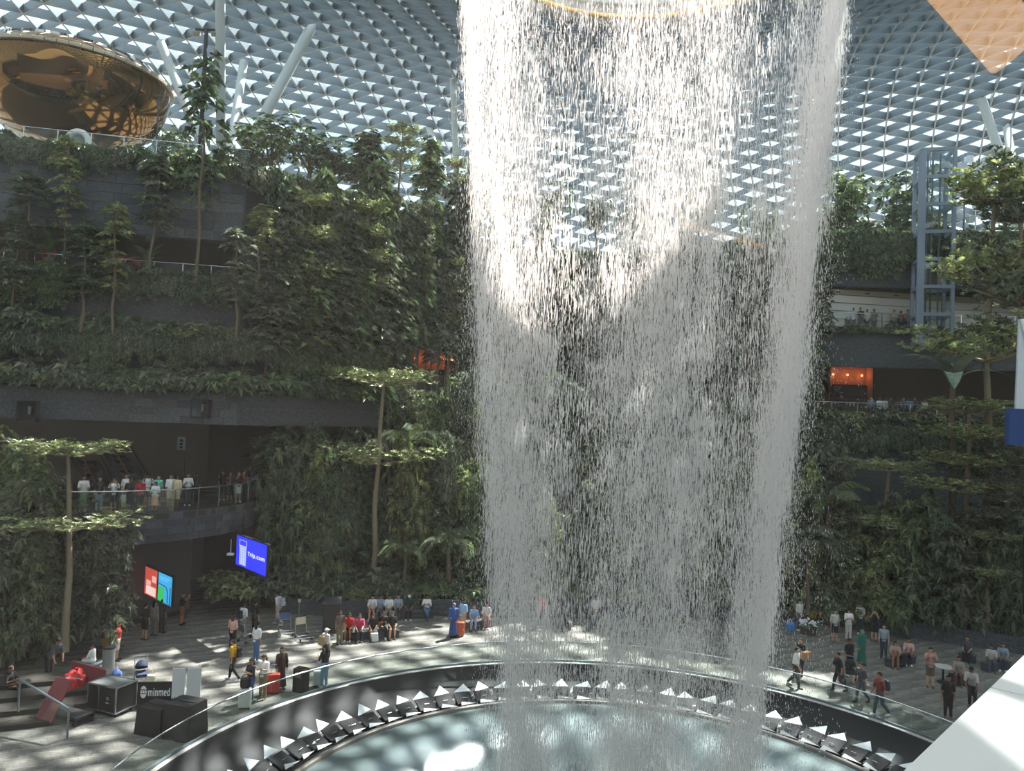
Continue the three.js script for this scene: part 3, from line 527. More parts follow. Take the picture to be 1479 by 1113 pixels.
// cliff behind the water
for (let i = 0; i < 20; i++) { const px = 700 + i * 22 + rr(-8, 8), up = i % 2; treeAt(up ? 'slim' : 'round', i, px, up ? rr(330, 420) : rr(380, 480), facZ(px) + rr(1.4, 2.6), 11.3, up ? 1.5 : 1.15, 'cliff_tree', up ? 'slender cliff tree seen through the falling water' : 'bushy cliff tree seen through the falling water', up ? 'slender trees behind the water' : 'bushy trees behind the water'); }
for (let i = 0; i < 18; i++) { const px = 700 + i * 25 + rr(-8, 8); treeAt('bush', i + 1, px, rr(530, 640), -53 + Math.max(0, (px - 940) / 55), 5.5, 1.15, 'broadleaf_tree', 'broad-leaved terrace tree veiled by the falling water', 'veiled terrace trees'); }
for (let i = 0; i < 17; i++) { const px = 710 + i * 26 + rr(-8, 8); treeAt('bush', i, px, rr(680, 770), -47.6, 0.8, 0.95, 'understorey_tree', 'understorey tree behind the water curtain', 'understorey trees behind the water'); }
// right-hand side
[[1158, 470, -50.5, 11.3, 1.2], [1172, 590, -48, 5.5, 1.1], [1192, 630, -47, 5.5, 0.9], [1150, 640, -46.5, 0.8, 1.1], [1200, 720, -45.8, 0.8, 0.9], [1225, 780, -45, 0.8, 0.7], [1175, 390, -51.5, 17.9, 0.8]].forEach(([x, t, z, y, s], i) => treeAt('bush', i, x, t, z, y, s, 'broadleaf_tree', 'glossy leaved tree at the edge of the water spray beside the right galleries', 'trees at the right edge of the spray'));
treeAt('tiered', 0, 1418, 262, -43.5, 0.8, 1.8, 'layered_tree', 'big layered tree with spreading tiers beside the lift tower');
treeAt('tiered', 2, 1470, 235, -43, 0.8, 1.6, 'layered_tree', 'tall dark layered tree beside the spreading one by the lift tower');
treeAt('tiered', 1, 1395, 585, -43, 0.8, 1.5, 'layered_tree', 'silvery layered tree below the banana plant');
treeAt('flat', 0, 1272, 672, -45.6, 0.8, 1.5, 'layered_tree', 'pale layered tree over the dark lower gallery');
treeAt('tiered', 2, 1450, 640, -42.2, 0.8, 1.4, 'layered_tree', 'dark layered tree in the right-hand planter');
treeAt('flat', 0, 1425, 770, -42.2, 0.8, 0.95, 'layered_tree', 'low flat-topped tree over the right-hand seats');
[[1300, 690], [1340, 720], [1380, 740], [1262, 760], [1440, 730], [1475, 700], [1320, 790], [1240, 800]].forEach(([x, t], i) => treeAt('bush', i, x, t, -45 + (x - 1240) * 0.013, 0.8, 0.95, 'understorey_tree', 'bushy tree in the planter behind the right-hand seats', 'bushy trees behind the right-hand seats'));
plant('banana', 0, atZ(1376, 540, -44).setY(11.6), 1.25, 'banana_plant', 'large banana plant with torn paddle leaves before the galleries', 'plant', undefined, 0.4);
{ const b = atZ(1376, 700, -44); part('planter_column', rod([0, 0, 0], [0, 11.1, 0], 0.22, 0.16, 12), MT.bark, struct('column', null, null, 'vine covered column under the banana plant', 'column')).position.set(b.x, 0.4, b.z); }
plant('banana', 1, atZ(985, 560, -52).setY(9.5), 1.25, 'banana_plant', 'banana plant seen through the falling water', 'plant');
plant('banana', 1, atZ(905, 700, -50).setY(5.5), 0.9, 'banana_plant', 'smaller banana plant low behind the falling water', 'plant');
plant('palm', 0, atZ(590, 620, -47.5).setY(6.2), 1.0, 'palm', 'palm with arching fronds on the middle terrace', 'palm');
plant('palm', 1, atZ(563, 640, -47).setY(5.0), 0.95, 'palm', 'palm behind the long pale trunk', 'palm');
plant('palm', 0, atZ(1198, 690, -45.2).setY(3.8), 1.0, 'palm', 'bright green palm beside the dark lower gallery', 'palm');
plant('palm', 1, atZ(1170, 760, -44.6).setY(0.8), 1.0, 'palm', 'palm with drooping fronds at the foot of the spray', 'palm');
plant('palm', 1, atZ(28, 720, -33.5).setY(3.9), 0.85, 'palm', 'palm with arching fronds beside the left tree', 'palm');
plant('fern', 1, atZ(585, 790, -44.9).setY(1.4), 1.05, 'tree_fern', 'tree fern with bright fronds behind the seated visitors', 'fern');
plant('fern', 1, atZ(650, 800, -45.3).setY(1.6), 1.25, 'tree_fern', 'large drooping fern on the cliff beside the water', 'fern');
plant('fern', 0, atZ(478, 870, -44.9).setY(0.8), 1.0, 'fern', 'light green fern beside the black kiosk', 'fern');
plant('fern', 0, atZ(1310, 850, -44.2).setY(0.8), 1.0, 'fern', 'pale fern behind the right-hand seats', 'fern');
[[440, 800, -45.6], [492, 790, -45.4], [455, 745, -46], [430, 850, -45.2]].forEach(([x, y, z], i) => { const p = atZ(x, y, z); p.y -= 0.9; plant('ear', i, p, 1.25, 'elephant_ear_plant', 'clump of huge heart-shaped leaves beside the blue screen', 'plant', 'elephant ear clumps'); });
[[70, 365, -40.6, 0.9], [213, 385, -41.6, 0.75], [18, 370, -40.2, 0.8]].forEach(([x, y, z, s], i) => { const p = atZ(x, y + 15, z); p.y = 18.1; plant('banana', 1, p, s * 0.8, 'banana_plant', ['bright green banana plant beside the round figures', 'bright green banana plant in the gallery planter', 'small banana plant at the gallery rail'][i], 'plant'); });
// lower left planter
treeAt('flat', 0, 94, 646, -33.2, 0.8, 1.25, 'layered_tree', 'flat-topped tree with straight pale trunk in the lower left planter');
[[28, 640, -33.5, 1.05], [60, 690, -34.5, 0.9], [150, 745, -35.2, 0.8], [12, 560, -35.5, 1.1], [40, 760, -33, 0.7], [128, 790, -36.2, 0.7], [5, 700, -32.4, 0.9]].forEach(([x, t, z, s], i) => treeAt('bush', i, x, t, z, 0.8, s, 'planter_tree', 'glossy broad-leaved tree in the lower left planter', 'broad-leaved trees in the lower left planter'));
// shrubs along edges: rows of individual plants
function rowOf(kind, poly, y, step, out, s0, s1, name, label, group, face) {
  for (let i = 0; i < poly.length - 1; i++) {
    const [x0, z0] = poly[i], [x1, z1] = poly[i + 1], L = Math.hypot(x1 - x0, z1 - z0), n = Math.max(1, Math.round(L / step)); let nx = -(z1 - z0) / L, nz = (x1 - x0) / L; if ((AX.x - x0) * nx + (AX.z - z0) * nz < 0) { nx = -nx; nz = -nz; }
    for (let k = 0; k < n; k++) {
      const t = (k + 0.5 + rr(-0.25, 0.25)) / n, p = V(x0 + (x1 - x0) * t + nx * out, y, z0 + (z1 - z0) * t + nz * out), q = toPix(p); if (q[2] > 1 || q[0] < -260 || q[0] > PW + 260 || (y > 14 && y < 18 && q[0] > 572 && q[0] < 672)) continue;
      plant(kind, Math.floor(rr(0, 4)), p, rr(s0, s1), name, label, 'shrub', group, face ? Math.atan2(nx, nz) : undefined);
    }
  }
}
rowOf('drape', inset(LEFT, 0.25), 24.8, 1.5, 0.05, 0.6, 0.95, 'trailing_creeper', 'leafy creeper trailing over the top garden parapet', 'creepers on the garden parapet', true);
rowOf('shrub', inset(LEFT, -0.4), 24.6, 1.3, 0, 0.8, 1.2, 'garden_shrub', 'leafy shrub along the top garden parapet', 'shrubs on the garden parapet');
rowOf('drape', inset(LEFT, 1.0), 18.0, 1.5, 0.05, 0.7, 1.0, 'trailing_creeper', 'creeper hanging from the gallery floor planter', 'creepers below the open gallery', true);
rowOf('shrub', inset(LEFT, 0.7), 18.0, 1.6, 0, 0.7, 1.1, 'planter_shrub', 'shrub in the planter along the open gallery', 'shrubs along the open gallery');
rowOf('drape', inset(LEFT, 1.5), 15.0, 1.2, 0.0, 0.9, 1.3, 'trailing_creeper', 'creeper hanging over the lower wall ledge', 'creepers on the lower wall ledge', true);
rowOf('shrub', inset(LEFT, 1.1), 15.0, 1.0, 0, 1.0, 1.5, 'planter_shrub', 'dense shrub on the lower wall ledge', 'shrubs on the lower wall ledge');
rowOf('shrub', inset(LEFT, 1.3), 12.1, 0.8, 0, 1.2, 1.9, 'planter_shrub', 'dense leafy shrub above the pale stone band', 'shrubs above the stone band');
rowOf('shrub', inset(LEFT, 1.7), 12.15, 1.0, 0.1, 0.8, 1.2, 'planter_shrub', 'narrow-leaved shrub overhanging the pale stone band', 'overhanging shrubs on the stone band');
rowOf('shrub', inset(MID, 0.6), 14.4, 1.3, 0, 1.0, 1.6, 'cliff_shrub', 'shrub on the ledge of the stone cliff', 'shrubs on the cliff ledge');
rowOf('drape', inset(MID, 0.3), 24.6, 1.6, 0, 1.1, 1.7, 'trailing_creeper', 'creeper trailing down the upper cliff wall', 'creepers on the upper cliff wall', true);
rowOf('drape', inset(MID, 0.4), 17.6, 2.2, 0, 1.0, 1.5, 'trailing_creeper', 'creeper hanging over the cliff restaurant', 'creepers over the cliff restaurant', true);
rowOf('shrub', T3F, 11.3, 1.3, -0.6, 1.0, 1.7, 'terrace_shrub', 'shrub on the front edge of the third terrace', 'shrubs on the third terrace');
rowOf('drape', T3F, 11.3, 1.7, 0.1, 1.1, 1.7, 'trailing_creeper', 'creeper hanging down the third terrace wall', 'creepers on the third terrace wall', true);
rowOf('shrub', T2F, 5.5, 1.3, -0.6, 1.1, 1.8, 'terrace_shrub', 'shrub on the front edge of the second terrace', 'shrubs on the second terrace');
rowOf('drape', T2F, 5.5, 1.6, 0.1, 1.2, 1.8, 'trailing_creeper', 'creeper hanging down the second terrace wall', 'creepers on the second terrace wall', true);
rowOf('shrub', T1F, 0.8, 1.1, -0.9, 0.9, 1.4, 'bed_shrub', 'low shrub in the planter behind the seats', 'low shrubs behind the seats');
rowOf('shrub', T1F, 0.8, 1.6, -2.4, 1.4, 2.2, 'bed_shrub', 'tall leafy shrub deeper in the low planter', 'tall shrubs in the low planter');
rowOf('drape', inset(RIGHT, 0.3), 24.5, 1.4, 0, 1.1, 1.5, 'trailing_creeper', 'creeper hanging over the dark upper wall beside the lift tower', 'creepers on the right upper wall', true);
rowOf('shrub', inset(RIGHT, -0.5), 24.4, 1.2, 0, 1.0, 1.6, 'garden_shrub', 'garden shrub above the dark wall beside the lift tower', 'garden shrubs on the right');
rowOf('shrub', inset(RIGHT, 0.75), 17.9, 1.0, 0, 0.65, 0.9, 'gallery_shrub', 'yellow-green shrub along the fourth storey gallery rail', 'shrubs along the fourth storey rail');
rowOf('shrub', inset(RIGHT, 1.2), 12.0, 1.0, 0, 0.8, 1.2, 'gallery_shrub', 'shrub along the third storey gallery rail', 'shrubs along the third storey rail');
rowOf('shrub', [[-21.6, -32.6], [-20.4, -36.4], [-19.5, -38.2]], 0.8, 0.8, -0.7, 0.7, 1.2, 'bed_shrub', 'low shrub in the lower left planter', 'low shrubs in the lower left planter');
rowOf('shrub', [[-27, -31.6], [-21.6, -32.6]], 0.8, 0.8, -0.8, 0.8, 1.3, 'bed_shrub', 'low shrub in the lower left planter', 'low shrubs in the lower left planter');
// ---------------------------------------------------------------- the falling water: drops and torn strands, too many to count
{
  const fall = thing('waterfall', 'tall round curtain of falling water drops dropping from the roof opening', 'waterfall', [AX.x, 0, AX.z]); fall.userData.kind = 'stuff';
  const wm = phy(0xf3f2f0, 1, { transmission: 0.5, thickness: 0, side: THREE.DoubleSide });
  const R = (y) => 3.12 + 0.092 * y;
  function strands(n, bx, by, l0, l1, w0, w1) { // a loose bunch of spindle-shaped drops
    const pos = [];
    for (let i = 0; i < n; i++) {
      const x = (rnd() + rnd() - 1) * bx, y = rr(-by, by), z = (rnd() + rnd() - 1) * bx * 0.5, k = rnd(), l = l0 + (l1 - l0) * k * k, w = rr(w0, w1), t = V(x + rr(-0.06, 0.06) * l, y + l / 2, z), b = V(x, y - l / 2, z), m = y - l * 0.12, q = [V(x + w, m, z), V(x, m, z + w), V(x - w, m, z), V(x, m, z - w)];
      for (let f = 0; f < 4; f++) for (const v of [t, q[(f + 1) % 4], q[f], b, q[f], q[(f + 1) % 4]]) pos.push(v.x, v.y, v.z);
    }
    const g = new THREE.BufferGeometry(); g.setAttribute('position', new THREE.Float32BufferAttribute(pos, 3)); g.computeVertexNormals(); return g;
  }
  const flow = (a) => Math.max(0.08, 0.62 + 1.5 * noise.noise(Math.cos(a) * 2.1 + 5, Math.sin(a) * 2.1, 0.5) + 0.6 * noise.noise(Math.cos(a) * 6 + 1, Math.sin(a) * 6, 2.5));
  function fill(name, geo, count, y0, y1, spread, s0, s1, bias = 1) {
    const im = new THREE.InstancedMesh(geo, wm, count); im.name = name; im.userData.kind = 'stuff'; const m = new THREE.Matrix4(), q = new THREE.Quaternion(), s = V(1, 1, 1);
    for (let i = 0; i < count;) {
      const a = rr(0, 6.2832); if (rnd() > flow(a)) continue; const y = y0 + (y1 - y0) * Math.pow(rnd(), bias);
      const r = R(y) + (rnd() + rnd() + rnd() - 1.5) * spread * (0.4 + 0.05 * (26 - y)) ; q.setFromAxisAngle(YUP, Math.PI / 2 - a); const k = rr(s0, s1); s.set(k, k * rr(0.8, 1.4), k);
      im.setMatrixAt(i, m.compose(V(Math.cos(a) * r, y, Math.sin(a) * r), q, s)); i++;
    }
    fall.add(im); return im;
  }
  fill('strands', strands(70, 0.5, 0.9, 0.1, 0.45, 0.0035, 0.0085), 2000, -4, 26.5, 0.25, 0.8, 1.3);
  fill('drops', strands(80, 0.6, 0.9, 0.03, 0.16, 0.003, 0.007), 2200, -4, 26.5, 0.45, 0.8, 1.3);
  fill('torn_sheets', strands(26, 0.35, 0.5, 0.12, 0.5, 0.009, 0.022), 520, 8, 26.4, 0.2, 0.8, 1.2, 0.7);
  fill('spray', strands(60, 0.9, 0.9, 0.02, 0.09, 0.003, 0.007), 1200, -4, 22, 1.1, 0.8, 1.4, 1.3);
}
// ---------------------------------------------------------------- people
// a figure is meshed from a skeleton of tapered bones; it faces +z and is 1.72 m tall
function bonesMesh(bones, clip, k = 0.035, N = 46) {
  let lo = V(9, 9, 9), hi = V(-9, -9, -9); for (const [a, b, r0, r1] of bones) for (const [p, r] of [[a, r0], [b, r1]]) { lo.min(V(p[0] - r, p[1] - r, p[2] - r)); hi.max(V(p[0] + r, p[1] + r, p[2] + r)); }
  lo.subScalar(0.05); hi.addScalar(0.05); const sz = hi.clone().sub(lo), mc = new MarchingCubes(N, undefined, false, false, 30000); mc.isolation = 0;
  const pre = bones.map(([a, b, r0, r1]) => { const d = [b[0] - a[0], b[1] - a[1], b[2] - a[2]]; return [a, d, d[0] * d[0] + d[1] * d[1] + d[2] * d[2] + 1e-9, r0, r1]; });
  for (let z = 0; z < N; z++) for (let y = 0; y < N; y++) for (let x = 0; x < N; x++) {
    const X = lo.x + sz.x * x / N, Y = lo.y + sz.y * y / N, Z = lo.z + sz.z * z / N; let s = 9;
    for (const [a, d, l, r0, r1] of pre) {
      const px = X - a[0], py = Y - a[1], pz = Z - a[2]; let t = (px * d[0] + py * d[1] + pz * d[2]) / l; t = t < 0 ? 0 : t > 1 ? 1 : t;
      const ex = px - d[0] * t, ey = py - d[1] * t, ez = pz - d[2] * t, q = Math.sqrt(ex * ex + ey * ey + ez * ez) - r0 - (r1 - r0) * t, h = Math.max(k - Math.abs(s - q), 0) / k; s = Math.min(s, q) - h * h * k * 0.25;
    }
    if (clip) s = Math.max(s, clip(X, Y, Z)); mc.field[x + y * N + z * N * N] = -s;
  }
  mc.update(); const n = mc.count, pos = new Float32Array(n * 3), nor = new Float32Array(n * 3);
  for (let i = 0; i < n; i++) { pos[i * 3] = lo.x + (mc.positionArray[i * 3] + 1) / 2 * sz.x; pos[i * 3 + 1] = lo.y + (mc.positionArray[i * 3 + 1] + 1) / 2 * sz.y; pos[i * 3 + 2] = lo.z + (mc.positionArray[i * 3 + 2] + 1) / 2 * sz.z; }
  const g = new THREE.BufferGeometry(); g.setAttribute('position', new THREE.BufferAttribute(pos, 3)); g.computeVertexNormals();
  const nn = mc.normalArray; if (nn) { for (let i = 0; i < n; i++) { const v = V(nn[i * 3] / sz.x, nn[i * 3 + 1] / sz.y, nn[i * 3 + 2] / sz.z).normalize(); nor.set([v.x, v.y, v.z], i * 3); } }
  const cr = g.attributes.normal; let dot = 0; for (let i = 0; i < n; i += 7) dot += cr.getX(i) * nor[i * 3] + cr.getY(i) * nor[i * 3 + 1] + cr.getZ(i) * nor[i * 3 + 2];
  if (dot < 0) for (let i = 0; i < n * 3; i++) nor[i] = -nor[i]; g.setAttribute('normal', new THREE.BufferAttribute(nor, 3)); return g;
}
function headGeo(c, tilt) { // skull with jaw, nose and ears
  const g = new THREE.SphereGeometry(1, 18, 14), p = g.attributes.position;
  for (let i = 0; i < p.count; i++) { let x = p.getX(i), y = p.getY(i), z = p.getZ(i); const jaw = y < 0 ? 1 + y * 0.22 : 1; let nz = z * 0.098 * jaw + (y < -0.3 && z > 0 ? 0.008 : 0); const nx = x * 0.078 * jaw; if (z > 0.8 && Math.abs(x) < 0.28 && y < 0.12 && y > -0.32) nz += 0.02 * (1 - Math.abs(x) / 0.28); if (z > 0.75 && Math.abs(y - 0.1) < 0.1 && Math.abs(Math.abs(x) - 0.38) < 0.18) nz -= 0.008; p.setXYZ(i, nx, y * 0.118, nz); }
  g.computeVertexNormals(); const e = [-1, 1].map((s) => new THREE.SphereGeometry(0.022, 6, 5).scale(0.5, 1.3, 0.8).translate(s * 0.08, -0.005, -0.005));
  const q = M([g, ...e]); q.rotateX(tilt); q.translate(...c); return q;
}
function handGeo(w, dir, side) { // palm with four fingers and a thumb, slightly curled, hanging along dir
  const l = [], f = (pts, r) => { for (let i = 0; i < pts.length - 1; i++) l.push(rod(pts[i], pts[i + 1], r * (1 - 0.12 * i), r * (0.88 - 0.12 * i), 5)); };
  l.push(new THREE.SphereGeometry(1, 8, 6).scale(0.018, 0.05, 0.04).translate(0, -0.045, 0));
  [[-0.03, 0.062], [-0.01, 0.074], [0.011, 0.07], [0.031, 0.054]].forEach(([z, L]) => f([[0, -0.08, z], [-side * 0.006, -0.08 - L * 0.5, z * 1.05], [-side * 0.026, -0.08 - L * 0.9, z * 1.05]], 0.0095));
  f([[0, -0.035, 0.03], [-side * 0.012, -0.062, 0.056], [-side * 0.018, -0.088, 0.062]], 0.0105);
  const g = M(l); g.applyQuaternion(new THREE.Quaternion().setFromUnitVectors(V(0, -1, 0), V(...dir).normalize())); g.translate(...w); return g;
}
const add3 = (a, b) => [a[0] + b[0], a[1] + b[1], a[2] + b[2]];
function figure(P) { // P: hipY, lean, arms [elbow, wrist] for left and right, legs [knee, ankle], headTilt, skirt, hair
  const hy = P.hipY ?? 0.93, ln = P.lean ?? 0, ch = [0, hy + 0.36, ln], nk = [0, hy + 0.54, ln * 1.35], hd = [0, hy + 0.675, ln * 1.45 + 0.02], sh = [-1, 1].map((s) => [s * 0.165, hy + 0.475, ln * 1.25]), hp = [-1, 1].map((s) => [s * 0.085, hy - 0.02, 0]);
  const el = P.arms.map((a, i) => add3(sh[i], a[0])), wr = P.arms.map((a, i) => add3(el[i], a[1])), kn = P.legs.map((a) => a[0]), an = P.legs.map((a) => a[1]), toe = an.map((a, i) => [a[0] * 1.15, 0.03, a[2] + (P.toe ?? 0.15)]);
  const torso = [[[0, hy, 0], ch, 0.125, 0.135], [[-0.07, hy, 0], [0.07, hy, 0], 0.105, 0.105], [[-0.1, hy + 0.44, ln * 1.2], [0.1, hy + 0.44, ln * 1.2], 0.075, 0.075], [ch, nk, 0.1, 0.055]], arms = [], low = [], legs = [];
  for (const i of [0, 1]) { arms.push([sh[i], el[i], 0.056, 0.043]); low.push([el[i], wr[i], 0.041, 0.027]); legs.push([hp[i], kn[i], 0.088, 0.058], [kn[i], an[i], 0.056, 0.036]); }
  const fat = (b, k) => b.map(([p, q, r0, r1]) => [p, q, r0 + k, r1 + k]);
  const body = M([bonesMesh([...torso, ...arms, ...low, ...legs, [nk, hd, 0.05, 0.055]]), headGeo(hd, P.headTilt ?? 0.05), ...[0, 1].map((i) => handGeo(wr[i], [wr[i][0] - el[i][0], wr[i][1] - el[i][1], wr[i][2] - el[i][2]], i ? 1 : -1))]);
  const top = bonesMesh(fat([...torso, ...arms, ...(P.sleeves ? low : [])], 0.016), (x, y) => Math.max(hy - 0.05 - y, y - (hy + 0.555)), 0.05);
  let bottom;
  if (P.skirt) bottom = bonesMesh([[[0, hy + 0.08, 0], [0, P.skirt, 0.02], 0.125, 0.23], [[0, hy, 0], [0, hy - 0.1, 0], 0.14, 0.15]], (x, y) => P.skirt + 0.03 - y, 0.05);
  else { const cut = P.shorts ? (x, y, z) => Math.max(kn[0][1] - 0.02 - y, -9) : null; bottom = bonesMesh(fat([...legs, torso[1], [[0, hy, 0], [0, hy + 0.1, 0], 0.122, 0.13]], 0.018), (x, y, z) => Math.max(y - (hy + 0.1), P.shorts ? (P.sit ? z - kn[0][2] + 0.02 : kn[0][1] - y) : 0.06 - y), 0.04); }
  const hairG = P.hair === 'cap' ? M([new THREE.SphereGeometry(0.118, 14, 8, 0, 6.29, 0, 1.45).scale(0.82, 1, 1), box(0.13, 0.012, 0.1, 0, 0.03, 0.13)]) : P.hair === 'long' ? M([new THREE.SphereGeometry(0.122, 14, 9, 0, 6.29, 0, 1.5).scale(0.8, 1.06, 1).rotateX(-0.5), new THREE.SphereGeometry(0.09, 10, 8).scale(0.95, 1.7, 0.5).translate(0, -0.1, -0.075)]) : M([new THREE.SphereGeometry(0.12, 14, 9, 0, 6.29, 0, 1.5).scale(0.78, 1.06, 0.98).rotateX(-0.55)]);
  hairG.rotateX(P.headTilt ?? 0.05); hairG.translate(hd[0], hd[1] + 0.012, hd[2] - 0.008);
  const eyes = M([-1, 1].map((s) => new THREE.SphereGeometry(0.011, 6, 5).translate(s * 0.03, 0.012, 0.088))); eyes.rotateX(P.headTilt ?? 0.05); eyes.translate(...hd);
  const mouth = box(0.042, 0.009, 0.012, 0, -0.055, 0.092); mouth.rotateX(P.headTilt ?? 0.05); mouth.translate(...hd);
  const shoes = M([0, 1].map((i) => bonesMesh([[[an[i][0], 0.05, an[i][2] - 0.02], toe[i], 0.05, 0.04]], (x, y) => 0.004 - y, 0.02, 14)));
  return { body, top, bottom, hairG, eyes, mouth, shoes, hd, sh, wr, hy };
}
const standLegs = [[[-0.09, 0.5, 0.01], [-0.1, 0.08, -0.01]], [[0.09, 0.5, 0.02], [0.11, 0.08, 0.01]]];
const down = [[[-0.05, -0.28, -0.01], [-0.01, -0.24, 0.05]], [[0.05, -0.28, -0.01], [0.01, -0.24, 0.05]]];
const phone = [[[-0.06, -0.25, 0.08], [0.1, 0.08, 0.2]], [[0.06, -0.25, 0.08], [-0.1, 0.08, 0.2]]];
const raised = [[[-0.05, -0.1, 0.23], [0.08, 0.2, 0.1]], [[0.05, -0.1, 0.23], [-0.08, 0.2, 0.1]]];
const rail = [[[-0.05, -0.24, 0.1], [0.02, -0.06, 0.24]], [[0.05, -0.24, 0.1], [-0.02, -0.06, 0.24]]];
const walkLegs = [[[-0.09, 0.51, 0.14], [-0.09, 0.09, 0.2]], [[0.09, 0.5, -0.04], [0.09, 0.16, -0.33]]];
const sitLegs = [[[-0.11, 0.5, 0.42], [-0.12, 0.08, 0.42]], [[0.11, 0.5, 0.42], [0.12, 0.08, 0.38]]], sitCross = [[[-0.06, 0.58, 0.4], [0.1, 0.3, 0.55]], [[0.11, 0.5, 0.42], [0.12, 0.08, 0.38]]];
const lap = [[[-0.05, -0.25, 0.1], [0.08, -0.1, 0.22]], [[0.05, -0.25, 0.1], [-0.08, -0.1, 0.22]]];
const POSES = {
  stand: figure({ arms: down, legs: standLegs }), standShorts: figure({ arms: down, legs: standLegs, shorts: true }), phone: figure({ arms: phone, legs: standLegs, headTilt: 0.3, hair: 'long' }),
  photo: figure({ arms: raised, legs: standLegs, shorts: true }), rail: figure({ arms: rail, legs: standLegs, lean: 0.06 }), walk: figure({ arms: [[[-0.05, -0.27, 0.08], [0, -0.22, 0.1]], [[0.05, -0.27, -0.08], [0, -0.25, 0.02]]], legs: walkLegs, lean: 0.04 }),
  cap: figure({ arms: down, legs: standLegs, shorts: true, hair: 'cap' }), skirt: figure({ arms: rail, legs: standLegs, skirt: 0.35, hair: 'long' }), dress: figure({ arms: down, legs: standLegs, skirt: 0.12, hair: 'long', sleeves: true }),
  longHair: figure({ arms: down, legs: standLegs, hair: 'long' }), sit: figure({ hipY: 0.52, arms: lap, legs: sitLegs, lean: 0.05, sit: true }), sitLong: figure({ hipY: 0.52, arms: lap, legs: sitLegs, lean: 0.08, hair: 'long', sit: true, headTilt: 0.25, shorts: true }), sitCross: figure({ hipY: 0.52, arms: phone, legs: sitCross, lean: 0.06, sit: true, headTilt: 0.25 }),
  sitCap: figure({ hipY: 0.52, arms: lap, legs: sitLegs, lean: 0.03, hair: 'cap', sit: true }), bend: figure({ arms: [[[-0.05, -0.26, 0.06], [0.03, -0.24, 0.06]], [[0.05, -0.26, 0.06], [-0.03, -0.24, 0.06]]], legs: standLegs, lean: 0.3, headTilt: 0.6 }),
};
const matOf = {}; const cm = (hex, r = 0.85) => (matOf[hex + '_' + r] ??= std(hex, r));
const packGeo = M([rbox(0.3, 0.42, 0.16, 0.06, 0, 0, 0), rbox(0.22, 0.2, 0.06, 0.03, 0, -0.08, -0.1)]);
const strapGeo = M([-1, 1].map((s) => pipe([[s * 0.1, 0.2, 0.06], [s * 0.12, 0.24, 0.16], [s * 0.12, 0.1, 0.33], [s * 0.13, -0.14, 0.08]], 0.016, 10, 5)));
let crowd = 0; const seated = [];
function person(pose, p, turn, top, bottom, label, o = {}) {
  const f = POSES[pose], g = thing('person', label, 'person', p, turn, o.group); const h = o.h ?? rr(0.96, 1.04); g.scale.setScalar(h); crowd++; if (pose.startsWith('sit')) seated.push([g.position.clone(), turn, h]);
  part('body', f.body, cm(o.skin ?? pick([0xb98a6a, 0xa87655, 0xc99b7c, 0x8c5f44])), g); part('top', f.top, cm(top), g); part('bottoms', f.bottom, cm(bottom), g);
  part('hair', f.hairG, cm(o.hair ?? pick([0x15110f, 0x1d1714, 0x2a1d16])), g); part('eyes', f.eyes, MT.black, g); part('mouth', f.mouth, cm(0x8a4a44), g); part('shoes', f.shoes, cm(o.shoes ?? pick([0xe8e8e6, 0x222222, 0x6b5644])), g);
  if (o.pack) { const b = thing('backpack', o.pack[1], 'backpack', p, turn); const yy = (f.hy + 0.28) * h, dz = -0.25 * h; b.position.add(V(Math.sin(turn) * dz, yy, Math.cos(turn) * dz)); part('bag', packGeo, cm(o.pack[0]), b); part('straps', strapGeo, cm(o.pack[0]), b); }
  return g;
}
const TAU = Math.PI * 2, toCam = 0.35; // faces the viewer when turned by about 0.35 on the left side
const gp = (x, y, h = 0) => onY(x, y, h);
// on the ground, left and centre
person('phone', gp(361, 1012), -0.6, 0x2a2a2c, 0x2f4a78, 'woman in black vest and jeans holding a phone beside white suitcase', { shoes: 0xe8e8e6 });
person('phone', gp(379, 1009), -0.3, 0xe9ebea, 0x83745a, 'man in white shirt and khaki trousers looking at a phone', { hair: 0x18120f });
person('dress', gp(405, 995), 0.6, 0x3a2a28, 0x32242a, 'woman in dark floral dress behind the red suitcase');
person('walk', gp(336, 982), -1.7, 0xd2a02e, 0x1d1d20, 'walking person in yellow top and black trousers with backpack', { pack: [0x1c1c1e, 'black backpack on the walker in yellow'] });
person('longHair', gp(369, 955), 2.6, 0xe8ebec, 0x4d6a93, 'girl in white blouse and blue jeans walking away');
person('longHair', gp(335, 939), 2.9, 0xd9a99a, 0x1f1f22, 'woman in pink top and wide black trousers seen from behind');
person('stand', gp(350, 921), 2.7, 0xdfe3e2, 0x8d9294, 'man in white shirt pushing a luggage trolley', { pack: [0x26282c, 'black and white backpack on the trolley pusher'] });
person('stand', gp(367, 917), 2.6, 0x1b1b1d, 0x1c1c1f, 'person in black beside the luggage trolley');
person('walk', gp(401, 902), -1.9, 0xdcd6d6, 0xbdb2aa, 'man in pale shirt and trousers walking before the dark passage', { pack: [0xb9b4c4, 'pale backpack on the man before the dark passage'] });
person('cap', gp(469, 961), 2.5, 0xd9dbd8, 0x17181a, 'man in white cap and black shorts with tan backpack', { hair: 0xe8e8e4, pack: [0xa58a63, 'tan backpack on the man in the white cap'] });
person('phone', gp(468, 992), -2.2, 0x26221f, 0x7fa8c0, 'woman in pale blue trousers leaning at the glass railing');
person('stand', gp(490, 930), 0.3, 0x6c5a52, 0x7c705c, 'man in patterned shirt standing beside the black kiosk', { h: 0.95 });
const seatC = 'visitor sitting on the low planter edge';
